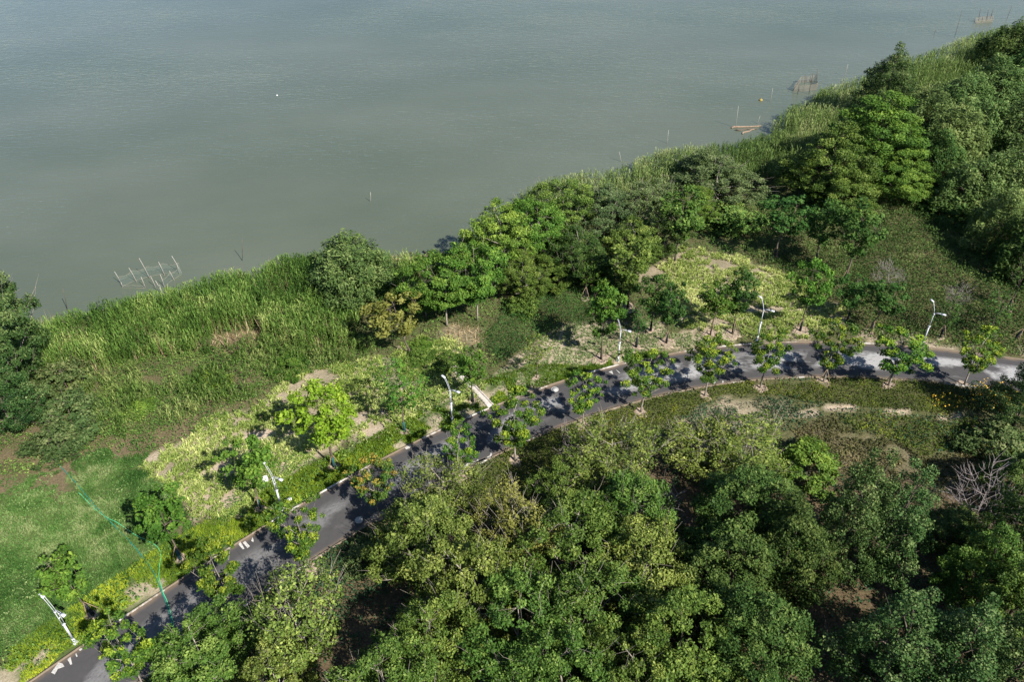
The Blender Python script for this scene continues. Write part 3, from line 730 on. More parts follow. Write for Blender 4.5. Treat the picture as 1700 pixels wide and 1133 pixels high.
def make_tree(name, seed, H, Rc, shape='round', zb=.3, n_limb=7, n_clu=90, n_leaf=120, leaf=.14, clu=.6, flat=.65, trunk_r=.12, up=.6, long=1.7, hang=0.0,
              twigs=0, lo=.3, lobes=.22, mat=None, bark=None, lean=0.0, tip=.28, shoots=0):
    rng = np.random.default_rng(seed)
    ph = rng.uniform(0, 6.28, 4)
    def cand(n):
        t = rng.uniform(0, 1, n); a = rng.uniform(0, 2 * math.pi, n)
        lob = 1 + lobes * (np.sin(2 * a + ph[0] + 3 * t) * .5 + np.sin(3 * a + ph[1] - 4 * t) * .5 + .4 * np.sin(5 * a + ph[2]))
        r = env(shape, t) * Rc * lob * np.sqrt(rng.uniform(lo, 1, n))
        z = H * (zb + (1 - zb) * t * (1 + .10 * np.sin(2 * a + ph[3]))) - clu * .3
        return np.stack([r * np.cos(a) + lean * z, r * np.sin(a), z], 1)
    C = cand(1)
    for _ in range(n_clu - 1):
        k = cand(10); d = ((k[:, None, :] - C[None]) ** 2).sum(2).min(1); C = np.vstack([C, k[np.argmax(d)]])
    tips = [int(np.argmax(C[:, 2]))]
    for _ in range(n_limb - 1):
        d = ((C[:, None, :] - C[tips][None]) ** 2).sum(2).min(1); tips.append(int(np.argmax(d)))
    own = ((C[:, None, :] - C[tips][None]) ** 2).sum(2).argmin(1)
    b = MB()
    nT = 8; tz = np.linspace(0, H * .86, nT)
    bend = rng.normal(0, .012 * H, (nT, 2)); bend[:2] = 0; bend = np.cumsum(bend, 0) * .7
    T = np.stack([bend[:, 0] + lean * tz, bend[:, 1], tz], 1); T[0, 2] = -.3
    tr = trunk_r * (1 - .86 * np.linspace(0, 1, nT)); tr[0] *= 1.35
    b.tube(T, tr, 7)
    def on_trunk(z): return np.array([np.interp(z, tz, T[:, 0]), np.interp(z, tz, T[:, 1]), z])
    for li, ti in enumerate(tips):
        E_ = C[ti] - np.array([0, 0, clu * .2]); hd = math.hypot(E_[0] - lean * E_[2], E_[1])
        zs = float(np.clip(E_[2] - hd * rng.uniform(.7, 1.1), H * zb * .75, H * .8)); S = on_trunk(zs)
        M_ = S * .45 + E_ * .55 + np.array([0, 0, -.12 * hd]) + rng.normal(0, .05 * hd + .01, 3)
        LP = bez(S, M_, E_, 7); r0 = trunk_r * .55 * (1 - .5 * zs / H)
        b.tube(LP, np.linspace(r0, .012, 7), 5, cap=False)
        for ci in np.where(own == li)[0]:
            if ci == ti: continue
            c = C[ci]; d = np.linalg.norm(LP - c, axis=1); j = max(1, int(np.argmin(d)) - 1)
            mid = LP[j] * .5 + c * .5 + rng.normal(0, .12, 3) * (.3 + .3 * d.min())
            b.tube(bez(LP[j], mid, c, 4), np.linspace(max(.014, r0 * .38 * (1 - j / 8)), .006, 4), 3, cap=False)
    for _ in range(twigs):
        c = C[rng.integers(len(C))]; dr = c - np.array([lean * c[2], 0, c[2] * .55]); dr = dr / (np.linalg.norm(dr) + 1e-6) + rng.normal(0, .45, 3)
        dr[2] += .35; e = c + dr * rng.uniform(.5, 1.15) * clu * 1.7
        b.tube(np.stack([c, (c + e) / 2 + rng.normal(0, .05, 3), e]), np.array([.015, .012, .006]), 3, cap=False)
    bark_me = b.mesh(name + '_trunk', bark or M_BARK, True)
    crown_me = None
    if n_leaf:
        w_ = rng.uniform(.3, 1.7, len(C)); cnt = np.maximum(8, (n_leaf * w_).astype(int)); idx = np.repeat(np.arange(len(C)), cnt); n = len(idx)
        o_ = rng.normal(0, 1, (n, 3)); o_ *= (rng.uniform(.1, 1, n) ** .4 / (np.linalg.norm(o_, axis=1) + 1e-6))[:, None]
        cr = clu * np.sqrt(w_)[idx] * rng.uniform(.8, 1.2, n)
        P = C[idx] + o_ * cr[:, None] * np.array([1, 1, flat])
        if hang: P[:, 2] -= rng.exponential(hang * clu, n) * (o_[:, 0] ** 2 + o_[:, 1] ** 2)
        out = C[idx] - np.array([0, 0, H * .5]); out[:, :2] -= 0; out = out / (np.linalg.norm(out, axis=1)[:, None] + 1e-6) * .5 + o_ * .35
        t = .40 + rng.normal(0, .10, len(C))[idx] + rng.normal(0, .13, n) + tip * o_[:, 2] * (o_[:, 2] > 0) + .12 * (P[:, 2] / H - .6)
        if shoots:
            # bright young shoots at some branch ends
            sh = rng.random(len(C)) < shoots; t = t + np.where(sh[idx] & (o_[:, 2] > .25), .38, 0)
        V, F = leaves(P, np.exp(rng.normal(0, .32, n)) * leaf, rng, up, out, long, hang * .5)
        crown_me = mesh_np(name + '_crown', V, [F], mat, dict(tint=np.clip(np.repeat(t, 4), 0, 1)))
    return dict(trunk=bark_me, crown=crown_me, H=H, Rc=Rc)

SPEC = {}
def spec(key, n, **kw):
    SPEC[key] = [make_tree(key, 1000 + hash_(key) + 17 * k, **kw) for k in range(n)]
def hash_(s): return sum((i + 1) * ord(c) for i, c in enumerate(s)) % 977
spec('street', 4, H=6.0, Rc=2.1, shape='vase', zb=.36, n_limb=7, n_clu=44, n_leaf=155, leaf=.086, clu=.37, flat=.62, trunk_r=.085, mat=M_STREET, bark=M_BARK_PALE, lobes=.35, lo=.2, shoots=.35, tip=.25)
spec('sapling', 4, H=4.6, Rc=1.35, shape='vase', zb=.42, n_limb=6, n_clu=30, n_leaf=100, leaf=.085, clu=.32, flat=.75, trunk_r=.06, mat=M_SAP, bark=M_BARK, lobes=.3, lo=.08)
spec('thin', 3, H=4.4, Rc=1.2, shape='vase', zb=.42, n_limb=6, n_clu=30, n_leaf=26, leaf=.085, clu=.32, flat=.8, trunk_r=.05, mat=M_SAP, bark=M_BARK, lobes=.3, lo=.05, twigs=16)
spec('olive', 3, H=9.0, Rc=3.8, shape='dome', zb=.22, n_limb=11, n_clu=105, n_leaf=240, leaf=.095, clu=.60, flat=.6, trunk_r=.14, mat=M_OLIVE, bark=M_BARK_PALE, lobes=.3, twigs=90)
spec('airy', 2, H=7.5, Rc=3.0, shape='vase', zb=.22, n_limb=12, n_clu=110, n_leaf=62, leaf=.10, clu=.5, flat=.8, trunk_r=.10, mat=M_OLIVE, bark=M_BARK_PALE, lobes=.3, twigs=200, lo=.1)
spec('green', 3, H=9.5, Rc=3.8, shape='round', zb=.2, n_limb=10, n_clu=105, n_leaf=265, leaf=.098, clu=.64, flat=.62, trunk_r=.15, mat=M_GREEN, bark=M_BARK_PALE, lobes=.3, twigs=50)
spec('dense', 2, H=10.5, Rc=4.2, shape='dome', zb=.2, n_limb=10, n_clu=120, n_leaf=280, leaf=.10, clu=.66, flat=.6, trunk_r=.17, mat=M_DARK, bark=M_BARK_DARK, lobes=.25, twigs=6)
spec('poplar', 2, H=13.0, Rc=3.8, shape='cone', zb=.16, n_limb=16, n_clu=125, n_leaf=190, leaf=.115, clu=.6, flat=.9, trunk_r=.18, mat=M_POPLAR, bark=M_BARK, lobes=.35, twigs=30, long=1.25, up=.35)
spec('willow', 3, H=8.5, Rc=4.2, shape='dome', zb=.12, n_limb=10, n_clu=115, n_leaf=150, leaf=.115, clu=.78, flat=.9, trunk_r=.2, mat=M_WILLOW, bark=M_BARK_DARK, lobes=.2, long=2.8, hang=.6, up=.8)
spec('round_willow', 1, H=6.5, Rc=3.4, shape='round', zb=.02, n_limb=10, n_clu=150, n_leaf=150, leaf=.095, clu=.62, flat=.9, trunk_r=.16, mat=M_WILLOW, bark=M_BARK_DARK, lobes=.08, long=2.4, hang=.35, up=.9)
spec('mimosa', 3, H=8.0, Rc=4.0, shape='flat', zb=.42, n_limb=9, n_clu=95, n_leaf=215, leaf=.12, clu=.7, flat=.38, trunk_r=.13, mat=M_MIMOSA, bark=M_BARK_PALE, lobes=.28, up=1.0, twigs=10)
spec('shrub', 3, H=2.4, Rc=1.7, shape='dome', zb=.08, n_limb=9, n_clu=60, n_leaf=110, leaf=.085, clu=.36, flat=.75, trunk_r=.05, mat=M_SHRUB, bark=M_BARK, lobes=.3, twigs=24)
spec('bare', 2, H=4.5, Rc=1.6, shape='round', zb=.15, n_limb=14, n_clu=150, n_leaf=0, clu=.34, trunk_r=.032, bark=M_BARK_DEAD, lobes=.3, twigs=130)

M_WRAP = plain('green_trunk_wrap', (.012, .060, .066), .7, .3, .3, 12)
M_WRAP_DARK = plain('dark_trunk_wrap', (.012, .014, .018), .8, .2, .3, 12)
M_STAKE = plain('stake_wood', (.20, .145, .095), .85, .15, .3, 9)
wb = MB(); wb.tube([(0, 0, .05), (0, 0, .6), (0, 0, 1.25)], [.13, .115, .10], 10); WRAP = wb.mesh('trunk_wrap', M_WRAP, True)
STAKES = []
for k in range(3):
    a = R(30 + 120 * k); sb = MB(); sb.tube([(math.cos(a) * .75, math.sin(a) * .75, -.15), (math.cos(a) * .04, math.sin(a) * .04, 1.55)], [.03, .026], 6); STAKES.append(sb.mesh('stake', M_STAKE))
M_PIT = None
m = NT('mulch_soil'); f_ = m.noise(11, 5, .65, m.objco()); M_PIT = m.done(m.bsdf(m.ramp(f_, [(.3, (.15, .11, .075)), (.7, (.40, .32, .245))]), .95, .1, m.bump(f_, .7, .05)))

def soil_ring(x, y, r, seed, label):
    rng = np.random.default_rng(seed); n = 22; an = np.arange(n) * 2 * math.pi / n
    rr = r * (1 + .2 * np.sin(2 * an + rng.uniform(0, 6)) + .1 * np.sin(3 * an + rng.uniform(0, 6)) + rng.normal(0, .10, n))
    V = []
    for f, z in ((1.0, -.02), (.86, .09), (.68, .075), (.3, .05)):
        px, py = x + rr * f * np.cos(an), y + rr * f * np.sin(an); V.append(np.c_[px, py, ground_z(px, py) + z + rng.normal(0, .012, n)])
    V.append([[x, y, float(ground_z(np.array([x]), np.array([y]))[0]) + .05]]); V = np.vstack(V)
    j = np.arange(n); k = (j + 1) % n
    F4 = np.vstack([np.stack([a * n + j, a * n + k, (a + 1) * n + k, (a + 1) * n + j], 1) for a in range(3)]); F3 = np.stack([3 * n + j, 3 * n + k, np.full(n, 4 * n)], 1)
    o = link('soil_ring', mesh_np('soil_ring', V, [F4, F3], M_PIT, smooth=True)); tag(o, label, 'soil', kind='structure')

def gz(p): return float(ground_z(np.array([p[0]]), np.array([p[1]]))[0])
_trs = random.Random(8)
def plant(key, var, p, H, Rr, label, cat='tree', group=None, mat=None, name=None, wrap=None, stakes=False, rot=None, tilt=(0, 0)):
    T = SPEC[key][var % len(SPEC[key])]
    sz = H / T['H']; sx = Rr / T['Rc']
    t = empty(name or 'tree', (p[0], p[1], gz(p)), _trs.uniform(0, 6.28) if rot is None else rot, (sx, sx, sz))
    t.rotation_euler = (tilt[0], tilt[1], t.rotation_euler[2])
    tag(t, label, cat, group)
    link('trunk', T['trunk'], t)
    if T['crown']:
        c = link('crown', T['crown'], t)
        if mat: c.material_slots[0].link = 'OBJECT'; c.material_slots[0].material = mat
    if wrap:
        c = link('trunk_wrap', WRAP, t); c.scale = (1 / sx, 1 / sx, 1 / sz)
        if wrap == 'dark': c.material_slots[0].link = 'OBJECT'; c.material_slots[0].material = M_WRAP_DARK
    if stakes:
        for s in STAKES:
            c = link('stake', s, t); c.scale = (1 / sx, 1 / sx, 1 / sz)
    return t

def by_base(key, var, u, v, vtop, wpx, label, **kw):
    p = gp(u, v); plant(key, var, p, height_to(p, vtop), px2m(p, wpx) / 2, label, **kw)
def by_crown(key, var, u, v, H, wpx, label, cat='tree', frac=.62, **kw):
    p = gp(u, v, H * frac); plant(key, var, p, H, px2m(p, wpx) / 2, label, cat, **kw)

# --- street trees on the wooded side, from the lower left corner to the far right
SG = 'street trees along the wooded kerb'
street = [  # base px, top row, crown width px
    (0, 245, 1152, 1035, 112, M_STREET, 'street tree filling the lower left corner of the road'),
    (1, 393, 1031, 905, 100, M_STREET, 'clumpy street tree leaning over the two hoses on the road'),
    (2, 516, 948, 838, 92, M_STREET, 'clumpy street tree opposite the lamp with the white board'),
    (3, 630, 858, 765, 92, M_STREET_O, 'street tree with orange flower tips beside the manhole cover'),
    (0, 766, 796, 706, 72, M_STREET, 'bushy street tree over the road opposite the third lamp'),
    (1, 855, 765, 660, 104, M_STREET, 'wide street tree with forked trunk opposite the drain'),
    (2, 967, 706, 626, 76, M_STREET, 'sparse street tree next beyond the wide forked one'),
    (3, 1064, 685, 590, 92, M_STREET, 'street tree in a soil ring opposite the fourth lamp'),
    (1, 1170, 658, 563, 84, M_STREET, 'street tree just before the fifth lamp, across the road'),
    (0, 1262, 645, 557, 82, M_STREET, 'street tree in front of the fifth lamp across the road'),
    (2, 1367, 635, 540, 88, M_STREET, 'full street tree midway between the fifth and sixth lamps'),
    (3, 1475, 641, 558, 104, M_STREET, 'spreading street tree before the sixth lamp across the road'),
    (1, 1600, 640, 552, 90, M_STREET, 'last street tree, above the yellow flowers')]
for n_, (k, u, v, vt, w_, mt, lab) in enumerate(street):
    by_base('street', k, u, v, vt, w_ * (.8 + .05 * (n_ % 3)), lab, group=SG, mat=mt, name='street_tree', stakes=n_ in (2, 9, 10, 11))
    p = gp(u, v); soil_ring(p[0], p[1], .62, 300 + n_, 'pale soil ring under ' + lab)

# --- young trees on the lake side
YG = 'young staked trees on the lake side of the road'
saps = [  # key, var, base px, top, width, mat, wrap, stakes, label
    ('sapling', 0, 155, 1022, 926, 74, M_SAP, 'dark', True, 'thin two lobed young tree on the lawn beside the first lamp'),
    ('sapling', 1, 300, 930, 822, 86, M_SAP, 'green', True, 'leafy young tree where the hoses leave the lawn'),
    ('sapling', 2, 432, 846, 738, 84, M_SAP, 'green', True, 'round young tree with green wrap left of the second lamp'),
    ('sapling', 3, 555, 776, 650, 100, M_LIME, 'green', True, 'bright lime young tree on the strap leaved bed'),
    ('thin', 1, 672, 718, 615, 78, M_SAP, 'green', False, 'thin green young tree left of the third lamp'),
    ('sapling', 0, 785, 668, 578, 54, M_SAP, 'dark', False, 'narrow young tree beside the concrete drain'),
    ('thin', 2, 891, 628, 560, 44, M_OLIVE, None, False, 'small thin young tree on the pale bed, nearest the drain'),
    ('sapling', 1, 998, 597, 478, 66, M_SAP, 'dark', True, 'tall young tree in a soil ring left of the fourth lamp'),
    ('thin', 0, 1056, 577, 505, 38, M_SAP_DARK, 'dark', False, 'slender dark young tree just right of the fourth lamp'),
    ('sapling', 3, 1080, 550, 462, 60, M_SAP_DARK, 'dark', False, 'dark young tree behind the slender one by the fourth lamp'),
    ('sapling', 0, 1106, 570, 472, 52, M_SAP_DARK, 'dark', True, 'dark green young tree in a round soil ring between fourth and fifth lamps'),
    ('sapling', 2, 1179, 557, 470, 62, M_SAP, None, True, 'young tree in the larger soil ring before the fifth lamp'),
    ('sapling', 1, 1216, 555, 452, 52, M_SAP_DARK, 'dark', True, 'upright young tree in a soil ring just left of the fifth lamp'),
    ('sapling', 3, 1328, 550, 438, 62, M_SAP, 'dark', True, 'upright young tree in a soil ring right of the fifth lamp'),
    ('sapling', 0, 1406, 535, 462, 64, M_SAP_DARK, 'dark', False, 'bushy young tree at the edge of the east strap leaved bed'),
    ('sapling', 2, 1442, 552, 468, 62, M_SAP_DARK, 'dark', True, 'leaning young tree with dark wrap left of the sixth lamp'),
    ('thin', 1, 1561, 560, 500, 44, M_SAP_DARK, 'dark', True, 'thin young tree with dark wrap right of the sixth lamp'),
    ('thin', 2, 1637, 560, 488, 50, M_SAP_DARK, None, False, 'bare looking young tree on the slope past the sixth lamp'),
    ('thin', 0, 1682, 566, 470, 56, M_SAP_DARK, 'dark', True, 'leaning staked young tree at the right edge by the road'),
    ('thin', 1, 1672, 516, 440, 48, M_SAP_DARK, 'dark', True, 'staked young tree higher on the slope near the right edge'),
    ('sapling', 1, 1402, 466, 345, 84, M_SAP_DARK, 'dark', True, 'tall staked young tree on the slope above the east bed'),
    ('sapling', 2, 1286, 429, 326, 80, M_SAP_DARK, 'dark', True, 'spreading young tree on the slope, nearest the central grove'),
    ('sapling', 3, 1354, 432, 340, 74, M_SAP_DARK, None, False, 'crooked young tree between the two taller slope trees'),
    ('sapling', 0, 1120, 435, 318, 80, M_GREEN, 'dark', False, 'young tree on the sandy ridge at the grove edge'),
    ('sapling', 1, 1042, 512, 408, 76, M_GREEN, 'dark', True, 'young tree with thick crown below the sandy ridge'),
    ('thin', 2, 972, 498, 436, 36, M_SAP, 'dark', True, 'tiny staked tree among the lush weeds')]
for n_, (key, k, u, v, vt, w_, mt, wr, stk, lab) in enumerate(saps):
    tl = {15: (0, .16), 18: (0, .3), 0: (0, -.12)}.get(n_, (0, 0))
    by_base(key, k, u, v, vt, w_, lab, group=YG, mat=mt, name='young_tree', wrap=wr, stakes=stk, tilt=tl, rot=1.2 * n_ if tl == (0, 0) else 0)
    p = gp(u, v)
    if n_ not in (14, 17, 22, 18): soil_ring(p[0], p[1], (.9 if n_ in (7, 10, 11, 12, 13, 24) else .48), 400 + n_, 'sandy soil ring under ' + lab)

# --- shore trees
by_crown('round_willow', 0, 582, 453, 7.4, 132, 'round willow standing alone in the reeds by the shore', frac=.5, name='willow_tree')
by_base('sapling', 2, 683, 590, 490, 88, 'small yellow leaved tree leaning over the weeds beside the round willow', name='yellow_tree', mat=M_YELLOW, tilt=(0, -.22), rot=0)
by_base('mimosa', 0, 742, 541, 430, 112, 'bright green flat topped tree nearest the driftwood pile', name='mimosa_tree')
by_base('mimosa', 1, 793, 533, 414, 96, 'bright green flat topped tree beneath the tall round grove tree', name='mimosa_tree')
by_crown('mimosa', 2, 705, 500, 3.5, 70, 'low bright green tree under the flat topped pair', name='mimosa_tree')
GG = 'trees of the central grove by the shore'
for k, (key, var, u, v, H, w_, mt, lab) in enumerate([
    ('green', 0, 828, 392, 9.0, 118, M_BRIGHT, 'tall round tree at the lake edge of the grove'),
    ('mimosa', 2, 892, 385, 8.0, 96, M_MIMOSA, 'fresh green tree right of the tall round grove tree'),
    ('green', 1, 935, 340, 7.0, 100, M_GREEN, 'dark tree against the reeds at the grove tip'),
    ('olive', 0, 1005, 345, 6.5, 104, M_GREYLEAF, 'grey green tree in the middle of the grove'),
    ('green', 2, 960, 420, 6.5, 96, M_DARK, 'dark leafy tree in the grove above the lush weeds'),
    ('green', 0, 1050, 400, 6.0, 92, M_GREEN, 'leafy tree in front of the grey green grove tree'),
    ('olive', 1, 1075, 330, 6.0, 96, M_GREYLEAF, 'silvery tree at the back of the grove beside the reeds'),
    ('olive', 2, 1190, 290, 6.0, 150, M_GREYLEAF, 'wide grey green tree spreading over the reeds beyond the grove'),
    ('green', 1, 1158, 340, 4.5, 70, M_BRIGHT, 'small yellow green tree under the wide grey green one'),
    ('green', 2, 1105, 385, 5.5, 84, M_DARK, 'dark tree at the right end of the grove'),
    ('dense', 0, 905, 450, 4.0, 96, M_GREEN, 'low bushy tree at the front of the grove by the brown earth'),
    ('dense', 1, 1020, 455, 4.0, 84, M_DARK, 'low dark tree at the front of the grove by the sandy ridge'),
    ('green', 1, 865, 455, 5.5, 80, M_GREEN, 'mid green tree between the flat topped trees and the grove'),
    ('shrub', 2, 1215, 355, 2.8, 100, M_WEED, 'spreading low green thicket between grove and slope')]):
    by_crown(key, var, u, v, H, w_, lab, group=GG, mat=mt, name='shrub' if key == 'shrub' else 'tree', cat='thicket' if key == 'shrub' else 'tree')

# --- left edge
by_crown('green', 0, -24, 540, 14, 140, 'dark silvery tree cut by the left edge above the water', mat=M_POPLAR, name='poplar_tree')
by_crown('poplar', 1, -14, 640, 9, 120, 'lower dark tree at the left edge above the brown earth', mat=M_POPLAR, name='poplar_tree')
SHG = 'shrubs on the bank above the lawn'
for key, var, u, v, H, w_, mt, lab in [
    ('shrub', 0, 108, 635, 3.2, 86, M_SHRUB, 'round shrub below the left edge tree'),
    ('shrub', 1, 118, 690, 3.0, 104, M_SHRUB, 'wide tangled shrub in the middle of the bank'),
    ('shrub', 2, 95, 735, 2.4, 92, M_SHRUB, 'low tangled shrub nearest the lawn and hose'),
    ('shrub', 0, 232, 678, .9, 48, M_BRIGHT, 'small bright shrub on the brown earth'),
    ('shrub', 1, 480, 610, 1.6, 60, M_MIMOSA, 'bright leafy shrub at the foot of the reeds'),
    ('shrub', 2, 700, 590, 1.0, 50, M_GREEN, 'low green shrub right of the leaning yellow tree'),
    ('shrub', 1, 745, 600, 1.1, 50, M_GREEN, 'low green shrub at the top of the drain'),
    ('shrub', 0, 870, 505, 1.8, 60, M_GREEN, 'green shrub at the edge of the lush weeds'),
    ('shrub', 2, 700, 575, .9, 40, M_MIMOSA, 'tiny fresh shrub behind the drain')]:
    plant(key, var, gp(u, v, H * .4), H, px2m(gp(u, v), w_) / 2, lab, 'shrub', SHG, mt, 'shrub')

# --- upper right wood
WG = 'trees of the wood in the upper right'
for key, var, u, v, H, w_, mt, lab in [
    ('dense', 0, 1385, 262, 10, 150, M_GREEN, 'broad green tree at the left end of the upper wood'),
    ('dense', 1, 1462, 215, 11, 165, M_BRIGHT, 'tall bright green tree in front of the dark poplar'),
    ('dense', 2, 1500, 285, 6, 120, M_BRIGHT, 'lower lime green tree at the foot of the bright tall one'),
    ('dense', 1, 1400, 315, 5.5, 110, M_GREEN, 'green tree trailing vines below the broad green one'),
    ('poplar', 0, 1480, 135, 12, 110, M_POPLAR, 'dark poplar standing up against the lake'),
    ('willow', 1, 1548, 190, 9, 110, M_WILLOW, 'grey green willow beside the dark poplar'),
    ('willow', 2, 1600, 160, 8, 100, M_WILLOW, 'willow behind the far reeds, first right of the poplar'),
    ('willow', 0, 1655, 140, 8.5, 110, M_WILLOW, 'willow with bright top below the dark far corner'),
    ('willow', 1, 1700, 120, 9, 110, M_DARK, 'dark willow at the right edge beneath the far reeds'),
    ('willow', 2, 1690, 70, 9, 100, M_DARK, 'dark tree in the far upper right corner'),
    ('willow', 0, 1590, 225, 8.5, 120, M_WILLOW, 'willow in the middle of the upper wood'),
    ('willow', 1, 1640, 190, 8.5, 100, M_WILLOW, 'pale topped willow right of the middle of the wood'),
    ('willow', 2, 1705, 190, 9, 110, M_WILLOW, 'willow at the right edge behind the pond glimpse'),
    ('willow', 0, 1560, 255, 7, 90, M_DARK, 'shaded willow right of the tall bright green tree'),
    ('willow', 1, 1630, 300, 7, 120, M_WILLOW, 'willow below the pond glimpse'),
    ('willow', 2, 1690, 290, 8, 110, M_WILLOW, 'pale willow at the right edge below the pond glimpse'),
    ('willow', 0, 1675, 360, 7, 110, M_WILLOW, 'willow at the right edge, nearest the weedy slope'),
    ('willow', 1, 1730, 400, 8, 120, M_DARK, 'dark willow cut by the right edge above the slope'),
    ('shrub', 0, 1545, 310, 2.6, 80, M_WILLOW, 'low pale thicket at the wood edge under the lime tree'),
    ('shrub', 1, 1590, 345, 2.6, 90, M_DARK, 'dark thicket at the wood edge above the slope')]:
    by_crown(key, var, u, v, H, w_, lab, group=WG, mat=mt)

# --- lower right wood
FG = 'trees of the wood below the road'
for key, var, u, v, H, w_, mt, lab in [
    ('green', 0, 335, 1085, 7, 165, M_GREEN, 'green tree at the bottom edge beside the lower left street tree'),
    ('airy', 0, 490, 1035, 8, 165, M_OLIVE, 'airy olive tree with bare grey twigs at the bottom left of the wood'),
    ('olive', 2, 455, 1120, 7, 130, M_OLIVE, 'olive tree at the bottom edge below the airy one'),
    ('airy', 1, 735, 815, 6.5, 120, M_OLIVE, 'twiggy tree reaching over the kerb below the third lamp'),
    ('olive', 0, 705, 885, 8, 170, M_OLIVE, 'large olive tree at the road edge of the wood'),
    ('olive', 1, 770, 965, 9, 190, M_OLIVE, 'large pale olive tree in the left middle of the wood'),
    ('airy', 0, 858, 880, 8, 130, M_YELLOW, 'yellowish tree next to the shaded gap below the hedge'),
    ('olive', 2, 720, 1060, 8, 170, M_GREEN, 'green tree at the edge of the dark gap near the bottom'),
    ('airy', 1, 1015, 755, 7, 150, M_OLIVE, 'twiggy olive tree touching the hedge cover'),
    ('green', 1, 935, 815, 5, 110, M_GREEN, 'lower green tree in the hedge left of the twiggy olive tree'),
    ('green', 2, 945, 905, 8.5, 170, M_GREEN, 'mid green tree right of the yellowish one'),
    ('olive', 0, 1050, 845, 8, 160, M_GREEN, 'green tree below the twiggy olive one'),
    ('green', 0, 860, 1040, 8.5, 180, M_GREEN, 'green tree at the bottom of the wood, left of the grey branches'),
    ('olive', 1, 985, 1010, 8.5, 190, M_GREEN, 'tree with bare grey branches in the middle of the wood'),
    ('green', 1, 1075, 955, 8, 170, M_OLIVE, 'olive green tree beside the brown gap in the wood'),
    ('green', 2, 930, 1115, 8, 170, M_GREEN, 'green tree at the bottom edge under the grey branches'),
    ('dense', 0, 1240, 855, 9.5, 200, M_DARK, 'big dark green tree beside the brown clearing'),
    ('dense', 1, 1310, 910, 9.5, 170, M_DARK, 'dark green tree overhanging the shaded soil'),
    ('dense', 2, 1215, 960, 9.5, 190, M_DARK, 'dark green tree below the big one by the clearing'),
    ('dense', 0, 1130, 1060, 9.5, 210, M_GREEN, 'broad green tree at the bottom centre of the wood'),
    ('dense', 1, 1255, 1060, 9.5, 190, M_DARK, 'dark tree at the bottom edge beside the shaded soil'),
    ('green', 0, 1040, 1115, 8, 150, M_GREEN, 'smaller green tree at the bottom edge between broad ones'),
    ('airy', 0, 1240, 755, 5.5, 150, M_OLIVE, 'half bare twiggy tree below the sandy ridge'),
    ('airy', 1, 1165, 745, 5, 130, M_OLIVE, 'half bare twiggy tree left of the one below the ridge'),
    ('shrub', 1, 1345, 765, 2.6, 110, M_BRIGHT, 'bright green bush beside the brown clearing'),
    ('poplar', 0, 1432, 840, 12.5, 145, M_POPLAR, 'tall glossy poplar beside the clearing, with pale leaves'),
    ('poplar', 1, 1500, 850, 11.5, 135, M_POPLAR, 'tall glossy poplar just right of the other clearing poplar'),
    ('poplar', 1, 1500, 1065, 11, 190, M_POPLAR, 'glossy poplar at the bottom edge right of the shaded soil'),
    ('poplar', 0, 1600, 1085, 11, 180, M_POPLAR, 'glossy poplar at the bottom edge, second from the right corner'),
    ('poplar', 1, 1700, 1100, 11, 180, M_POPLAR, 'glossy poplar in the lower right corner'),
    ('dense', 2, 1640, 945, 8.5, 130, M_GREEN, 'feathery green tree below the dead tree'),
    ('dense', 0, 1705, 880, 9, 150, M_DARK, 'dark tree at the right edge beside the dead tree'),
    ('dense', 1, 1590, 880, 4.0, 110, M_DARK, 'low dark tree in the shade left of the dead tree'),
    ('dense', 2, 1715, 790, 6, 120, M_DARK, 'dark tree at the right edge above the dead tree'),
    ('poplar', 0, 1718, 640, 8, 105, M_POPLAR, 'dark tree at the right edge covering the road end'),
    ('dense', 1, 1690, 1000, 8.5, 140, M_GREEN, 'green tree at the right edge above the corner poplar'),
    ('shrub', 2, 1665, 735, 2.5, 110, M_SHRUB, 'dark shrub below the yellow flowers'),
    ('shrub', 0, 600, 920, 1.4, 70, M_SHRUB, 'shrub in the shaded gap under the road edge trees'),
    ('green', 1, 640, 1140, 8, 170, M_GREEN, 'green tree at the bottom edge right of the grassy gap')]:
    by_crown(key, var, u, v, H, w_, lab, 'bush' if 'bush' in lab or 'shrub' in lab else 'tree', group=FG, mat=mt, name='shrub' if key == 'shrub' else 'tree')

# --- dead tree and bare shrubs
DG = 'bare leafless trees'
for var, u, v, H, w_, lab in [(0, 1640, 818, 5.5, 105, 'dead grey leafless tree beside the clearing'), (1, 1478, 455, 2.6, 46, 'small leafless sapling on the slope above the sixth lamp'),
                             (0, 1592, 490, 2.4, 40, 'thin leafless sapling on the slope right of the sixth lamp'), (1, 1105, 860, 4.5, 90, 'leafless grey brown tree in the brown gap of the wood'), (0, 960, 745, 4.5, 70, 'leafless grey bush beside the twiggy olive tree')]:
    by_crown('bare', var, u, v, H, w_, lab, group=DG, name='bare_tree')

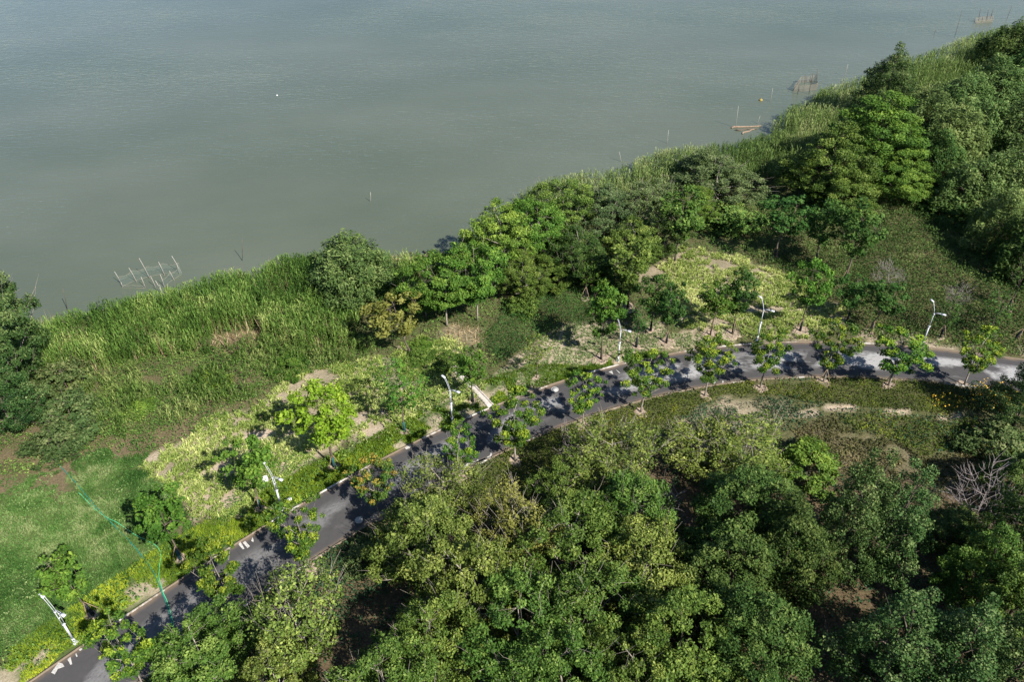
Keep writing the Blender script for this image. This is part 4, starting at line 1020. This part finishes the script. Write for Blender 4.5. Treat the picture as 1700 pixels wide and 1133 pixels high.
# ================================================================== THINGS
# --- lamps
M_LAMP = plain('lamp_white_paint', (.43, .445, .47), .5, .4, .06, 5)
M_LENS = plain('lamp_lens', (.45, .48, .50), .25, .5, .05, 5)
lp = {}
def lamp_meshes():
    d = {}
    b = MB(); b.box((0, 0, .01), (.17, .17, .04)); b.box((0, 0, .07), (.13, .13, .03)); d['base_plate'] = b.mesh('base_plate', M_LAMP)
    b = MB(); b.tube([(0, 0, .05), (0, 0, .55)], [.11, .105], 8); b.tube([(0, 0, .55), (0, 0, 2.25)], [.085, .078], 8); d['post'] = b.mesh('post', M_LAMP)
    b = MB()
    for s in (-1, 1): b.box((0, s * .075, 2.95), (.026, .016, .75))
    b.box((0, 0, 2.22), (.10, .10, .06)); b.box((0, 0, 3.0), (.03, .07, .05)); b.box((0, 0, 3.72), (.07, .11, .06)); d['upper_post'] = b.mesh('upper_post', M_LAMP)
    b = MB()
    for s in (-1, 1): b.tube([(0, s * .06, 3.7), (-.10, s * .06, 4.15), (-.25, s * .06, 4.6), (-.42, s * .06, 5.02)], [.02, .018, .017, .016], 6)
    d['long_arm'] = b.mesh('long_arm', M_LAMP)
    b = MB()
    for s in (-1, 1): b.tube([(.02, s * .05, 3.8), (.30, s * .05, 3.92), (.62, s * .05, 3.93)], [.018, .016, .015], 6)
    d['short_arm'] = b.mesh('short_arm', M_LAMP)
    b = MB(); ax = np.array([[math.cos(.5), 0, -math.sin(.5)], [0, 1, 0], [math.sin(.5), 0, math.cos(.5)]])
    b.box((-.57, 0, 5.13), (.20, .10, .03), ax=ax); b.box((-.57, 0, 5.165), (.13, .07, .022), ax=ax); d['long_arm_head'] = b.mesh('lamp_head', M_LAMP)
    b = MB(); b.box((.80, 0, 3.92), (.22, .11, .03)); b.box((.78, 0, 3.955), (.14, .07, .02)); d['short_arm_head'] = b.mesh('lamp_head', M_LAMP)
    b = MB(); b.box((.82, 0, 3.884), (.15, .08, .006)); d['lens'] = b.mesh('lens', M_LENS)
    return d
LM = lamp_meshes()
for (u, v), lab in zip(LAMP_PX, ['first white lamp post, on the lawn edge in the lower left', 'second white lamp post, beside the white board and green wrapped tree', 'third white lamp post, left of the concrete drain',
                                 'fourth white lamp post, beside the pale ground cover bed', 'fifth white lamp post, in front of the east strap leaved bed', 'sixth white lamp post, farthest right on the weedy slope edge']):
    p = gp(u, v); t = empty('street_lamp', (p[0], p[1], gz(p)), R(152 - 180)); tag(t, lab, 'street lamp', 'white lamp posts along the road')
    for nm in ('base_plate', 'post', 'upper_post', 'long_arm', 'short_arm'): link(nm, LM[nm], t)
    link('lamp_head', LM['long_arm_head'], t); h_ = link('lamp_head', LM['short_arm_head'], t); link('lens', LM['lens'], h_)

# --- white board on a short post and utility box
p = gp(438, 800, .5); t = empty('sign_board', (p[0], p[1], gz(p)), R(25)); tag(t, 'small blank white board on a short post beside the second lamp', 'sign')
M_WHITE = plain('white_board', (.74, .73, .70), .5, .3, .05, 4); M_BACK = plain('board_back', (.35, .34, .33), .5, .3, .1, 4)
ax = np.array([[1, 0, 0], [0, math.cos(.9), -math.sin(.9)], [0, math.sin(.9), math.cos(.9)]]).T
b = MB(); b.box((0, 0, .75), (.36, .24, .014), ax=ax); b.obj('board', M_WHITE, t)
b = MB(); b.tube([(0, .02, -.2), (0, .02, .74)], [.025, .025], 6); b.obj('post', M_BACK, t)
p = gp(480, 833); t = empty('junction_box', (p[0], p[1], gz(p)), R(40)); tag(t, 'small white junction box in the grass beside the second lamp', 'box')
b = MB(); b.box((0, 0, .12), (.22, .12, .14)); b.obj('case', M_WHITE, t)
b = MB(); b.box((0, 0, .275), (.235, .135, .012)); b.obj('lid', M_WHITE, t)

# --- concrete drain
M_CONC = plain('drain_concrete', (.42, .38, .34), .9, .2, .25, 5)
A_, B_ = gp(749, 606), gp(817, 676); dv = (B_ - A_)[:2]; Ld = float(np.hypot(*dv)); dv = dv / Ld; nv = np.array([-dv[1], dv[0]])
t = empty('concrete_drain', (A_[0], A_[1], 0)); tag(t, 'narrow concrete drain running down to the lake side kerb', 'drain')
def rail(off, hw, z0, z1, nm):
    n = 16; s = np.linspace(0, Ld, n); V = []
    for k in range(n):
        c = dv * s[k] + nv * off; g0 = float(ground_z(np.array([A_[0] + c[0]]), np.array([A_[1] + c[1]]))[0])
        for a, z in ((-hw, z0), (-hw, z1), (hw, z1), (hw, z0)): V.append([c[0] + nv[0] * a, c[1] + nv[1] * a, g0 + z])
    F = []
    for k in range(n - 1):
        for a in range(4): F.append([k * 4 + a, k * 4 + (a + 1) % 4, k * 4 + 4 + (a + 1) % 4, k * 4 + 4 + a])
    F += [[0, 3, 2, 1], [n * 4 - 4, n * 4 - 3, n * 4 - 2, n * 4 - 1]]
    link(nm, mesh_np(nm, np.array(V), [np.array(F)], M_CONC), t)
rail(-.24, .12, -.1, .15, 'side_wall'); rail(.22, .05, -.1, .15, 'side_wall'); rail(.02, .15, -.12, .03, 'channel_bed')

# --- hoses
M_HOSE = plain('teal_hose', (.015, .17, .13), .5, .3, .1, 3); M_HOSE2 = plain('light_green_hose', (.08, .42, .20), .5, .3, .1, 3)
def hose(pts, mat, label, r=.034):
    P = G(pts); s = np.concatenate([[0], np.cumsum(np.hypot(*np.diff(P, axis=0).T))]); q = np.arange(0, s[-1], .3)
    for _ in range(1): P2 = np.stack([np.interp(q, s, P[:, 0]), np.interp(q, s, P[:, 1])], 1)
    kk = np.ones(5) / 5; P3 = P2.copy()
    for c in (0, 1): P3[2:-2, c] = np.convolve(P2[:, c], kk, 'valid')
    P3[2:-2] += np.random.default_rng(len(pts)).normal(0, .012, P3[2:-2].shape)
    z = np.where(road_d(P3[:, 0], P3[:, 1]) < HW + .3, .15 - .0 * P3[:, 0], ground_z(P3[:, 0], P3[:, 1]) + .14)
    z = np.where(road_d(P3[:, 0], P3[:, 1]) < HW - .2, .07, z)
    b = MB(); b.tube(np.c_[P3, z], np.full(len(P3), r), 6); tag(b.obj('garden_hose', mat, None, True), label, 'hose')
hose([(62, 735), (80, 752), (100, 775), (125, 802), (150, 833), (180, 866), (215, 900), (240, 930), (255, 950), (266, 976), (277, 1006), (287, 1036), (286, 1065), (270, 1095), (255, 1115)], M_HOSE, 'dark teal hose running straight from the bank over lawn and road')
hose([(130, 820), (142, 830), (155, 846), (170, 858), (182, 864), (200, 873), (214, 883), (228, 893), (248, 901), (264, 910), (269, 922), (267, 938), (263, 955), (267, 974), (279, 1004), (289, 1036), (289, 1060)], M_HOSE2, 'light green hose curling across the lawn beside the teal one', .028)

# --- stakes, net pens and poles in the lake
M_POLE = plain('bamboo_grey', (.31, .285, .25), .8, .2, .25, 6); M_POLE_D = plain('pole_dark', (.09, .075, .06), .85, .2, .3, 6)
def net_mat(name, c, op):
    m = NT(name); d = m.bsdf(c, .9, .1); t_ = m.n('ShaderNodeBsdfTransparent').outputs[0]
    return m.done(m.n('ShaderNodeMixShader', {0: op, 1: t_, 2: d}).outputs[0])
M_NET = net_mat('fishing_net', (.14, .18, .15), .24); M_NET_D = net_mat('fishing_net_grey', (.20, .18, .14), .40)
M_ROPE = plain('net_rope', (.20, .18, .14), .9, .1, .2, 6)
def pole_at(ub, vb, ut, vt, r, mat, parent=None, org=None):
    """pole whose foot is seen at ub, vb on the water and whose top is seen at ut, vt"""
    p = gp(ub, vb, WATER_Z); h = height_to(p, vt); d = depth(p + [0, 0, h])
    q0 = CP + (F_ * FPX + R_ * (ut - 850) - U_ * (vt - 566.5)) * (d / FPX)
    foot = p.copy(); top = np.array([q0[0], q0[1], p[2] + (h if False else q0[2] - p[2])])
    o3 = np.zeros(3) if org is None else org
    b = MB(); ext = foot - (top - foot) * (.9 / max(.5, np.linalg.norm(top - foot)))
    b.tube(np.stack([ext - o3, foot * .5 + top * .5 - o3 + np.array([.02, .03, 0]), top - o3]), [r, r * .9, r * .7], 6)
    return b, foot, top
def net_pen(label, poles, nets, mat_p, mat_n, r=.05, drops=.55):
    org = gp(poles[0][0], poles[0][1], WATER_Z); t = empty('net_pen', tuple(org)); tag(t, label, 'net pen', 'fishing net pens along the shore')
    ft = []
    for P in poles:
        b, f, tp = pole_at(*P, r, mat_p, None, org); b.obj('pole', mat_p, t); ft.append((f, tp))
    for loop, hgt in nets:
        pts = np.array([gp(u, v, WATER_Z) for u, v in loop]); n = len(pts)
        s = np.linspace(0, n - 1, (n - 1) * 6 + 1); L3 = np.stack([np.interp(s, np.arange(n), pts[:, c]) for c in range(3)], 1)
        sag = .18 * np.abs(np.sin(math.pi * s)); hi = L3.copy(); hi[:, 2] += hgt - sag * hgt; lo_ = L3.copy(); lo_[:, 2] -= .3; lo_[:, :2] += np.random.default_rng(n).normal(0, .05, lo_[:, :2].shape)
        k = len(L3); j = np.arange(k - 1)
        link('net', mesh_np('net', np.vstack([lo_ - org, hi - org]), [np.stack([j, j + 1, k + j + 1, k + j], 1)], mat_n), t)
        b = MB(); b.tube(hi - org, np.full(k, .018), 4); b.obj('net_rope', M_ROPE, t)
        w2 = L3.copy(); w2[:, 2] = WATER_Z + .02; b = MB(); b.tube(w2 - org, np.full(k, .018), 4); b.obj('float_line', M_ROPE, t)
net_pen('near net pen of pale stakes and green net left in the lake',
        [(201, 471, 190, 451), (227, 469, 214, 445), (249, 463, 231, 429), (273, 457, 263, 435), (301, 453, 285, 425), (241, 478, 234, 460), (258, 477, 250, 459), (270, 489, 258, 466), (273, 477, 266, 456), (289, 466, 281, 450), (268, 492, 265, 473), (203, 478, 201, 469), (298, 456, 293, 437)],
        [([(203, 476), (225, 466), (250, 459), (275, 454), (302, 453)], 1.35), ([(302, 456), (285, 466), (274, 476)], 1.0), ([(203, 478), (222, 478), (240, 479)], .35)], M_POLE, M_NET, .034)
net_pen('middle net pen with leaning board by the reeds near the right shore',
        [(1316, 151, 1328, 132), (1336, 138, 1337, 124), (1347, 136, 1350, 120), (1356, 140, 1357, 114), (1343, 156, 1347, 130), (1324, 156, 1327, 140)],
        [([(1317, 151), (1328, 137), (1353, 134), (1356, 148), (1335, 151), (1317, 151)], 1.1)], M_POLE_D, M_NET_D, .05)
net_pen('farthest small net pen with dark stakes in the upper right of the lake',
        [(1618, 36, 1617, 30), (1624, 35, 1628, 14), (1638, 34, 1641, 16), (1643, 33, 1649, 15), (1648, 33, 1646, 22), (1630, 36, 1632, 26)],
        [([(1618, 36), (1630, 34), (1648, 33)], .9), ([(1620, 39), (1634, 37), (1648, 36)], .6)], M_POLE_D, M_NET_D, .05)
for P, mt, lab in [((112, 516, 104, 479), M_POLE_D, 'bent grey pole in the water left of the near net pen'), ((402, 433, 402, 396), M_POLE_D, 'thin dark pole rising behind the reeds right of the near net pen'),
                   ((615, 335, 615, 319), M_POLE, 'short white pole standing alone in the open lake'), ((1221, 212, 1226, 176), M_POLE, 'thin pole behind the floating logs'),
                   ((1279, 168, 1283, 146), M_POLE, 'pole right of the yellow float'), ((1031, 268, 1028, 252), M_POLE, 'thin pole in front of the central reeds'),
                   ((1107, 238, 1110, 216), M_POLE, 'slender pole by the reeds left of the floating logs'), ((1585, 60, 1597, 18), M_POLE_D, 'tall thin dark pole left of the farthest net pen'),
                   ((1672, 30, 1680, 9), M_POLE_D, 'leaning thin pole right of the farthest net pen'), ((1551, 56, 1554, 48), M_POLE_D, 'short dark pole in open water left of the far reeds'),
                   ((1402, 126, 1408, 106), M_POLE, 'thin pale pole poking up right of the middle net pen'), ((1257, 205, 1262, 192), M_POLE, 'thin leaning pole at the right end of the floating logs')]:
    org = gp(P[0], P[1], WATER_Z); b, f, tp = pole_at(*P, .035, mt, None, org); o = b.obj('water_pole', mt); o.location = org; tag(o, lab, 'pole', 'poles standing in the lake')

# --- floats, driftwood
def blob(c, r, mat, name, label, cat, parent=None):
    b = MB(); n = 10
    rows = [np.c_[r * math.sin(a) * np.cos(np.arange(n) * .6283), r * math.sin(a) * np.sin(np.arange(n) * .6283), np.full(n, r * .75 * math.cos(a))] for a in (2.6, 2.0, 1.5, 1.0, .5)]
    V = np.vstack(rows + [[[0, 0, r * .75]], [[0, 0, r * 1.15]]]); j = np.arange(n); k = (j + 1) % n
    b.add(V, np.vstack([np.stack([a * n + j, a * n + k, a * n + n + k, a * n + n + j], 1) for a in range(4)]), np.stack([4 * n + j, 4 * n + k, np.full(n, 5 * n)], 1))
    b.tube([(0, 0, r * .7), (0, 0, r * 1.1)], [r * .2, r * .15], 6)
    o = b.obj(name, mat, parent, True); o.location = c; tag(o, label, cat)
blob(tuple(gp(460, 158, WATER_Z + .02)), .13, M_WHITE, 'buoy', 'small white float alone on the open lake', 'float')
blob(tuple(gp(1263, 166, WATER_Z + .05)), .32, plain('yellow_float', (.26, .20, .06), .8, .1, .2, 5), 'buoy', 'yellow float near the middle net pen', 'float')
M_DRIFT = bark_mat('driftwood', (.14, .095, .065), (.32, .235, .175)); M_DRIFT_D = bark_mat('driftwood_dark', (.06, .045, .035), (.16, .12, .09))
def log(u0, v0, u1, v1, r, mat, label=None, parent=None, z=WATER_Z + .08, name='driftwood_log', seed=1):
    a, b_ = gp(u0, v0, z), gp(u1, v1, z); rng = np.random.default_rng(seed); org = np.zeros(3) if parent is None else np.array(parent.location)
    tt = np.linspace(0, 1, 7)[:, None]; P = a + (b_ - a) * tt + rng.normal(0, .10, (7, 3)) * [1, 1, .5]
    b = MB(); b.tube(P - org, r * np.linspace(1, .55, 7), 6); o = b.obj(name, mat, parent, True)
    if label: tag(o, label, 'log', 'logs floating at the reed edge')
log(1214, 212, 1263, 209, .16, M_DRIFT, 'long pale floating log at the reed edge, farthest from shore', seed=2)
log(1230, 221, 1252, 214, .12, M_DRIFT, 'short pale floating log nearest the reeds', seed=3)
log(1222, 216, 1258, 213, .10, M_DRIFT_D, 'dark floating log between the two pale ones', seed=4)
p = gp(700, 430, WATER_Z); t = empty('driftwood_pile', tuple(p)); tag(t, 'pile of stranded driftwood branches on the shore beside the round willow', 'driftwood')
rs_ = np.random.default_rng(77)
for k in range(30):
    u = rs_.uniform(655, 748); v = 433 - (u - 660) * .12 + rs_.normal(0, 4.5); a = rs_.normal(.12, .5); L = rs_.uniform(6, 24)
    log(u - L * math.cos(a), v + L * .5 * math.sin(a), u + L * math.cos(a), v - L * .5 * math.sin(a), rs_.uniform(.04, .11), M_DRIFT if k % 3 else M_DRIFT_D, None, t, WATER_Z + rs_.uniform(.05, .45), 'branch', k)

reeds(241, lambda x, y: zone(x, y, 'weedy', 1.5) & (fbm(x, y, 3.5, 88) > .47), (-60, 2, 48, 80), 9, 1.0, 1.9, M_REED, 'shorter young reeds in front of the tall near reed bed')
# --- dead stalks standing among the near reeds
x, y = DR; k = reed_near(x, y) & (fbm(x, y, 4, 66) > .45); x, y = x[k], y[k]
x = np.repeat(x, 6) + rng_.normal(0, .25, len(x) * 6); y = np.repeat(y, 6) + rng_.normal(0, .25, len(y) * 6)
stuff('dead_reed_stalks', [blades(x, y, rng_.uniform(1.6, 2.9, len(x)), np.full(len(x), .06), rng_.uniform(.05, .45, len(x)), rng_, rng_.uniform(0, 1, len(x)))], M_DRY, 'pale dead stalks standing among the near green reeds', 'dry stalks')
